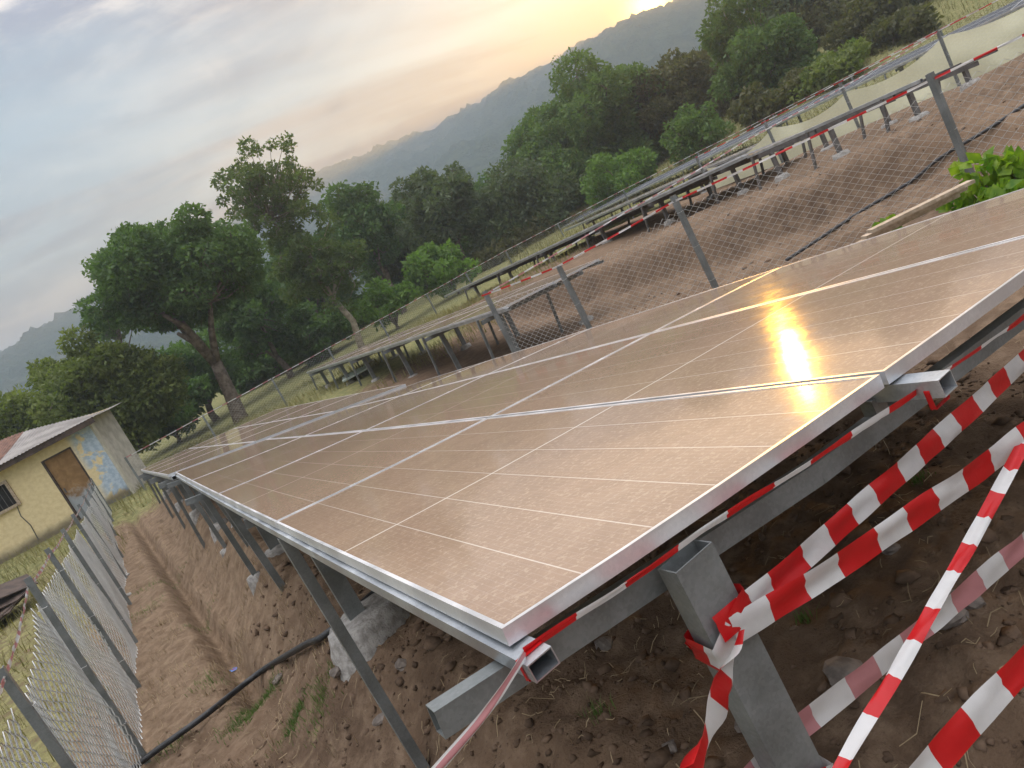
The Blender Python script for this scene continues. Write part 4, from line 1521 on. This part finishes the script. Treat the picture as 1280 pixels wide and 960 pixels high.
def scatter_clods():
    rr = RNG
    ico_v = []
    t = (1 + 5 ** 0.5) / 2
    for a, b_ in ((-1, t), (1, t), (-1, -t), (1, -t)):
        ico_v.append((a, b_, 0))
    for a, b_ in ((-1, t), (1, t), (-1, -t), (1, -t)):
        ico_v.append((0, a, b_))
    for a, b_ in ((t, -1), (t, 1), (-t, -1), (-t, 1)):
        ico_v.append((a, 0, b_))
    ico_v = np.array(ico_v) / 1.9
    ico_f = np.array([(0, 11, 5), (0, 5, 1), (0, 1, 7), (0, 7, 10), (0, 10, 11), (1, 5, 9), (5, 11, 4), (11, 10, 2), (10, 7, 6), (7, 1, 8),
                      (3, 9, 4), (3, 4, 2), (3, 2, 6), (3, 6, 8), (3, 8, 9), (4, 9, 5), (2, 4, 11), (6, 2, 10), (8, 6, 7), (9, 8, 1)])
    n = 11700
    x = np.concatenate([rr.uniform(-1.3, 3.6, 11000), rr.uniform(3.5, 12, 700)])
    y = np.concatenate([rr.uniform(-1.0, 6.0, 11000), rr.uniform(1, 10, 700)])
    dens = fbm(x * 1.4, y * 1.4, 2, 91)
    keep = (dens > -0.25) | (rr.uniform(size=n) < 0.25)
    keep &= ~((x < 0.1) & (rr.uniform(size=n) < 0.6))
    x, y = x[keep], y[keep]
    n = len(x)
    s = np.exp(rr.normal(-4.65, 0.62, n)) * np.where(x > 3.5, 1.2, 1.0)
    s = np.minimum(s, 0.06)
    z = HH(x, y) + s * 0.05
    V = ico_v[None] * (1 + 0.36 * rr.normal(size=(n, 12, 1))) * s[:, None, None] * np.array([1, 1, 0.7]) * rr.uniform(0.7, 1.3, (n, 1, 3))
    V = V + np.stack([x, y, z], -1)[:, None, :]
    F = ico_f[None] + (np.arange(n) * 12)[:, None, None]
    o = np_mesh('soil_clods', V.reshape(-1, 3), F.reshape(-1, 3), M['clod'])
    props(o, 'loose dark clods of soil scattered under and before the table', 'soil', kind='stuff')


scatter_clods()


def scatter_straw():
    rr = RNG
    n = 9500
    x = rr.uniform(-1.3, 4.0, n)
    y = rr.uniform(-1.0, 8.5, n)
    cl = fbm(x * 1.8, y * 1.8, 2, 131)
    k = cl > rr.uniform(-0.6, 1.0, n)
    x, y = x[k], y[k]
    n = len(x)
    L = np.exp(rr.normal(-3.0, 0.55, n))
    th = rr.uniform(0, 2 * math.pi, n)
    V, F = [], []
    w = rr.uniform(0.0006, 0.0016, n)
    cur = rr.normal(0, 0.35, n)
    rows = []
    for t in (-0.5, 0, 0.5):
        a = th + cur * t
        px_ = x + np.cos(a) * L * t
        py_ = y + np.sin(a) * L * t
        pz_ = HH(px_, py_) + 0.008 + 0.02 * np.abs(rr.normal(size=n)) * (t + 0.5)
        for s in (-1, 1):
            rows.append(np.stack([px_ - np.sin(a) * w * s, py_ + np.cos(a) * w * s, pz_ + 0.001 * s], -1))
    V = np.stack(rows, 1)
    idx = np.arange(n)[:, None] * 6
    F = np.concatenate([idx + np.array([[0, 1, 3, 2]]), idx + np.array([[2, 3, 5, 4]])])
    o = np_mesh('dry_straw', V.reshape(-1, 3), F, M['straw'])
    props(o, 'dry straw and dead stalks strewn over the soil', 'straw', kind='stuff')


scatter_straw()


def grass(name, label, X, Y, h0, h1, wid, mat, seed, per=1):
    rr = np.random.default_rng(seed)
    n = len(X)
    z = HH(X, Y) - 0.01
    a = rr.uniform(0, 2 * math.pi, n)
    h = rr.uniform(h0, h1, n)
    ln = rr.uniform(0.1, 0.7, n) * h
    w = wid * rr.uniform(0.6, 1.3, n)
    ca, sa = np.cos(a), np.sin(a)
    p0 = np.stack([X - sa * w, Y + ca * w, z], -1)
    p1 = np.stack([X + sa * w, Y - ca * w, z], -1)
    p2 = np.stack([X + ca * ln * 0.4 + sa * w * 0.6, Y + sa * ln * 0.4 - ca * w * 0.6, z + h * 0.65], -1)
    p3 = np.stack([X + ca * ln * 0.4 - sa * w * 0.6, Y + sa * ln * 0.4 + ca * w * 0.6, z + h * 0.65], -1)
    p4 = np.stack([X + ca * ln, Y + sa * ln, z + h], -1)
    V = np.stack([p0, p1, p2, p3, p4], 1).reshape(-1, 3)
    b_ = np.arange(n) * 5
    faces = np.concatenate([np.stack([b_, b_ + 1, b_ + 2], -1), np.stack([b_, b_ + 2, b_ + 3], -1), np.stack([b_ + 3, b_ + 2, b_ + 4], -1)])
    o = np_mesh(name, V, faces, M[mat])
    props(o, label, 'grass', kind='stuff')


def cluster(cx, cy, n, sp, rr):
    return rr.normal(cx, sp, n), rr.normal(cy, sp, n)


rr = np.random.default_rng(77)
gx, gy = [], []
for (px_, py_, n, sp) in [(335, 880, 700, 0.10), (375, 905, 500, 0.08), (300, 905, 350, 0.09), (405, 880, 300, 0.08), (210, 930, 260, 0.10), (262, 850, 200, 0.10), (200, 730, 300, 0.25), (185, 770, 250, 0.2), (265, 790, 150, 0.12), (1150, 605, 60, 0.03), (1010, 780, 50, 0.02), (745, 890, 60, 0.03)]:
    g = ground_hit(px_, py_)
    a, b_ = cluster(g[0], g[1], n, sp, rr)
    gx.append(a)
    gy.append(b_)
grass('grass_tufts', 'short green grass tufts sprouting beside the pipe and trench', np.concatenate(gx), np.concatenate(gy), 0.02, 0.075, 0.0022, 'grass_green', 5)
gx, gy = [], []
for _ in range(150):
    cy_ = rr.uniform(3.2, 20)
    cx_ = rr.uniform(-1.3, 0.15) - 0.02 * (cy_ - 4)
    a, b_ = cluster(cx_, cy_, rr.integers(12, 46), rr.uniform(0.03, 0.12), rr)
    gx.append(a)
    gy.append(b_)
grass('dry_tufts', 'withered grass tufts dotted along the dug lane', np.concatenate(gx), np.concatenate(gy), 0.02, 0.10, 0.0025, 'straw', 15)
n = 26000
x = rr.uniform(-9, 13, n)
y = rr.uniform(12, 32, n)
k = (fbm(x * 0.5, y * 0.5, 2, 17) > -0.35) & ~((x > -6) & (x < -0.6) & (y > 23.0) & (y < 29)) & ~((x > -1.2) & (x < 3.4) & (y < 19.5)) & ~((x > 3) & (y < 16.5))
grass('meadow_grass', 'dry yellow-green meadow grass along the perimeter fence', x[k], y[k], 0.08, 0.32, 0.008, 'grass', 6)
n = 8000
x = rr.uniform(-7, -1.45, n)
y = rr.uniform(3.0, 23, n)
k = fbm(x * 0.8, y * 0.8, 2, 19) > -0.2
grass('verge_grass', 'patchy grass between the lane fence and the yellow house', x[k], y[k], 0.04, 0.2, 0.005, 'grass', 7)
n = 20000
th = rr.uniform(R_(30), R_(80), n)
ra = rr.uniform(31, 62, n)
x, y = ra * np.sin(th), ra * np.cos(th)
grass('slope_grass', 'dry grass on the slope in front of the trees', x, y, 0.1, 0.45, 0.014, 'grass', 8)


# black water pipe, running under the tables from fence to fence
def pipe(label, pts, r):
    P = [(x, y, float(H(x, y)) + r + 0.03 + dz) for x, y, dz in pts]
    # smooth with Catmull-Rom
    Q = []
    for i in range(len(P) - 1):
        p0, p1, p2, p3 = [np.array(P[max(0, min(len(P) - 1, i + k))]) for k in (-1, 0, 1, 2)]
        for t in np.linspace(0, 1, 8, endpoint=False):
            Q.append(0.5 * ((2 * p1) + (-p0 + p2) * t + (2 * p0 - 5 * p1 + 4 * p2 - p3) * t * t + (-p0 + 3 * p1 - 3 * p2 + p3) * t ** 3))
    Q.append(np.array(P[-1]))
    mb = MB()
    mb.tube(Q, r, 10)
    o = mb.build('water_pipe', M['pipe'], None, True, loc=P[0])
    props(o, label, 'pipe')


gl = [ground_hit(*q) for q in ((150, 985), (195, 950), (260, 902), (330, 848), (385, 815), (420, 796))]
pipe('black plastic pipe crossing the lane and running under the front table', [(g[0], g[1], 0.0) for g in gl] + [(0.9, gl[-1][1] + 0.15, 0.0), (2.6, gl[-1][1] + 0.5, 0.0)], 0.024)
gl = [ground_hit(*q) for q in ((985, 330), (1020, 307), (1080, 268), (1140, 232), (1180, 205), (1235, 170), (1290, 132))]
pipe('thin black pipe lying across the bare ground behind the fence', [(g[0], g[1], 0.0) for g in gl], 0.022)


# planks, shrub with broad leaves, and odds and ends behind the right fence
def planks():
    for k, (off, lab) in enumerate([(0.0, 'pale plank, outer one of three by the leafy plant'), (0.11, 'pale plank, middle one of three by the leafy plant'), (0.22, 'pale plank, inner one of three by the leafy plant')]):
        a = at_depth(1115, 283, 5.9) + np.array([0.1, -0.05, 0])
        b_ = at_depth(1195, 243, 5.9)
        d = unit(b_ - a)
        s = unit(np.cross(d, (0, 0, 1)))
        mb = MB()
        q0, q1 = a + s * off - d * 0.4, b_ + s * off - [0, 0, 0.02]
        mb.box((q0 + q1) / 2 + [0, 0, 0.045 * k], (np.linalg.norm(q1 - q0), 0.085, 0.025), (d, s, np.cross(d, -s)))
        o = mb.build('plank', M['plank'], None, loc=tuple((q0 + q1) / 2))
        props(o, lab, 'plank', 'planks stacked by the leafy plant')


planks()
pc = at_depth(1250, 232, 5.9)
rr = np.random.default_rng(3)
lob = [(pc + rr.normal(size=3) * [0.28, 0.28, 0.13] + [0.15, 0, -0.12], rr.uniform(0.10, 0.2)) for _ in range(22)]
tree('leafy green plant with yellowing leaves growing against the fence', (pc[0] + 0.1, pc[1], float(H(pc[0], pc[1]))), lob, 'leaf_lush', 0.13, 1900, 'bark', 0.02, None, 41, 'leafy_plant', 0.4, 0.62, 0.3, 0.7, 'plant')
# pale flat board in the meadow
g = ground_hit(447, 470)
mb = MB()
dd = unit(np.array([0.3, 1.0, 0]))
sd = np.array([dd[1], -dd[0], 0])
mb.box(g + np.array([0, 0, 0.12]), (2.2, 0.9, 0.05), (dd, sd, unit(np.array([0.0, -0.12, 1]))))
props(mb.build('flat_board', M['board'], None, loc=tuple(g)), 'pale green flat board lying on the meadow grass', 'board')
# corrugated pale sheet leaning on the slope
g = ground_hit(998, 110) + np.array([0, 0, 0.1])
vs, fs = [], []
for a in range(41):
    for b_ in range(2):
        vs.append(g + np.array([-0.9 + a * 0.05, -0.4 + b_ * 1.0 + a * 0.01, 0.03 * math.sin(a * 1.6) + 0.45 * b_ - 0.3]))
for a in range(40):
    fs.append((a * 2, a * 2 + 1, a * 2 + 3, a * 2 + 2))
props(np_mesh('roofing_sheet', vs, fs, simple('pale_sheet', (0.5, 0.5, 0.5), (0.66, 0.66, 0.65), 3, 0.6), None, loc=tuple(g)), 'pale corrugated sheet leaning on the grassy slope', 'sheet')
# plastic wrapper by the trench
g = ground_hit(297, 843)
vs, fs, mi = [], [], []
rr = np.random.default_rng(9)
for a in range(7):
    for b_ in range(4):
        vs.append((g[0] + (a - 3) * 0.018 + rr.normal(0, 0.002), g[1] + (b_ - 1.5) * 0.022 + rr.normal(0, 0.002), float(HH(g[0], g[1])) + 0.02 + abs(rr.normal(0, 0.007))))
for a in range(6):
    for b_ in range(3):
        fs.append((a * 4 + b_, a * 4 + b_ + 1, a * 4 + b_ + 5, a * 4 + b_ + 4))
        mi.append(1 if (a in (2, 3) and b_ == 1) else (2 if a == 5 else 0))
props(np_mesh('plastic_wrapper', vs, fs, [simple('wrapper_blue', (0.06, 0.17, 0.5), (0.10, 0.25, 0.6), 30, 0.35, bs=0), M['red'], M['white']], None, False, mi, None, g), 'crumpled blue plastic wrapper dropped by the trench', 'wrapper')


# worn tyre and rusty heap behind the lane fence
def heap():
    g = ground_hit(14, 772)
    T = empty('scrap_heap', g, 'heap of dark brown sheets with a worn dark tyre behind the lane fence', 'scrap heap')
    for k in range(5):
        mb = MB()
        a = 0.4 + 0.35 * k
        ax = np.array([[math.cos(a), math.sin(a), 0.25], [-math.sin(a), math.cos(a), 0.1 * k - 0.2], [0, 0, 1]])
        ax = np.array([unit(ax[0]), unit(ax[1] - ax[0] * (unit(ax[0]) @ ax[1])), unit(np.cross(ax[0], ax[1]))])
        mb.box(g + np.array([-0.2 + 0.1 * k, 0.1 * k - 0.2, 0.08 + 0.10 * k]), (1.2 - 0.1 * k, 0.8, 0.02), ax)
        mb.build('brown_sheet', M['wood_dark'], T)
    vs = []
    pts = [g + np.array([-0.55 + 0.34 * math.cos(t), -0.1 + 0.12 * math.sin(t), 0.62 + 0.30 * math.sin(t)]) for t in np.linspace(0, 2 * math.pi, 25)]
    mb = MB()
    mb.tube(pts, 0.09, 10)
    mb.build('tyre', M['rubber'], T, True)


heap()
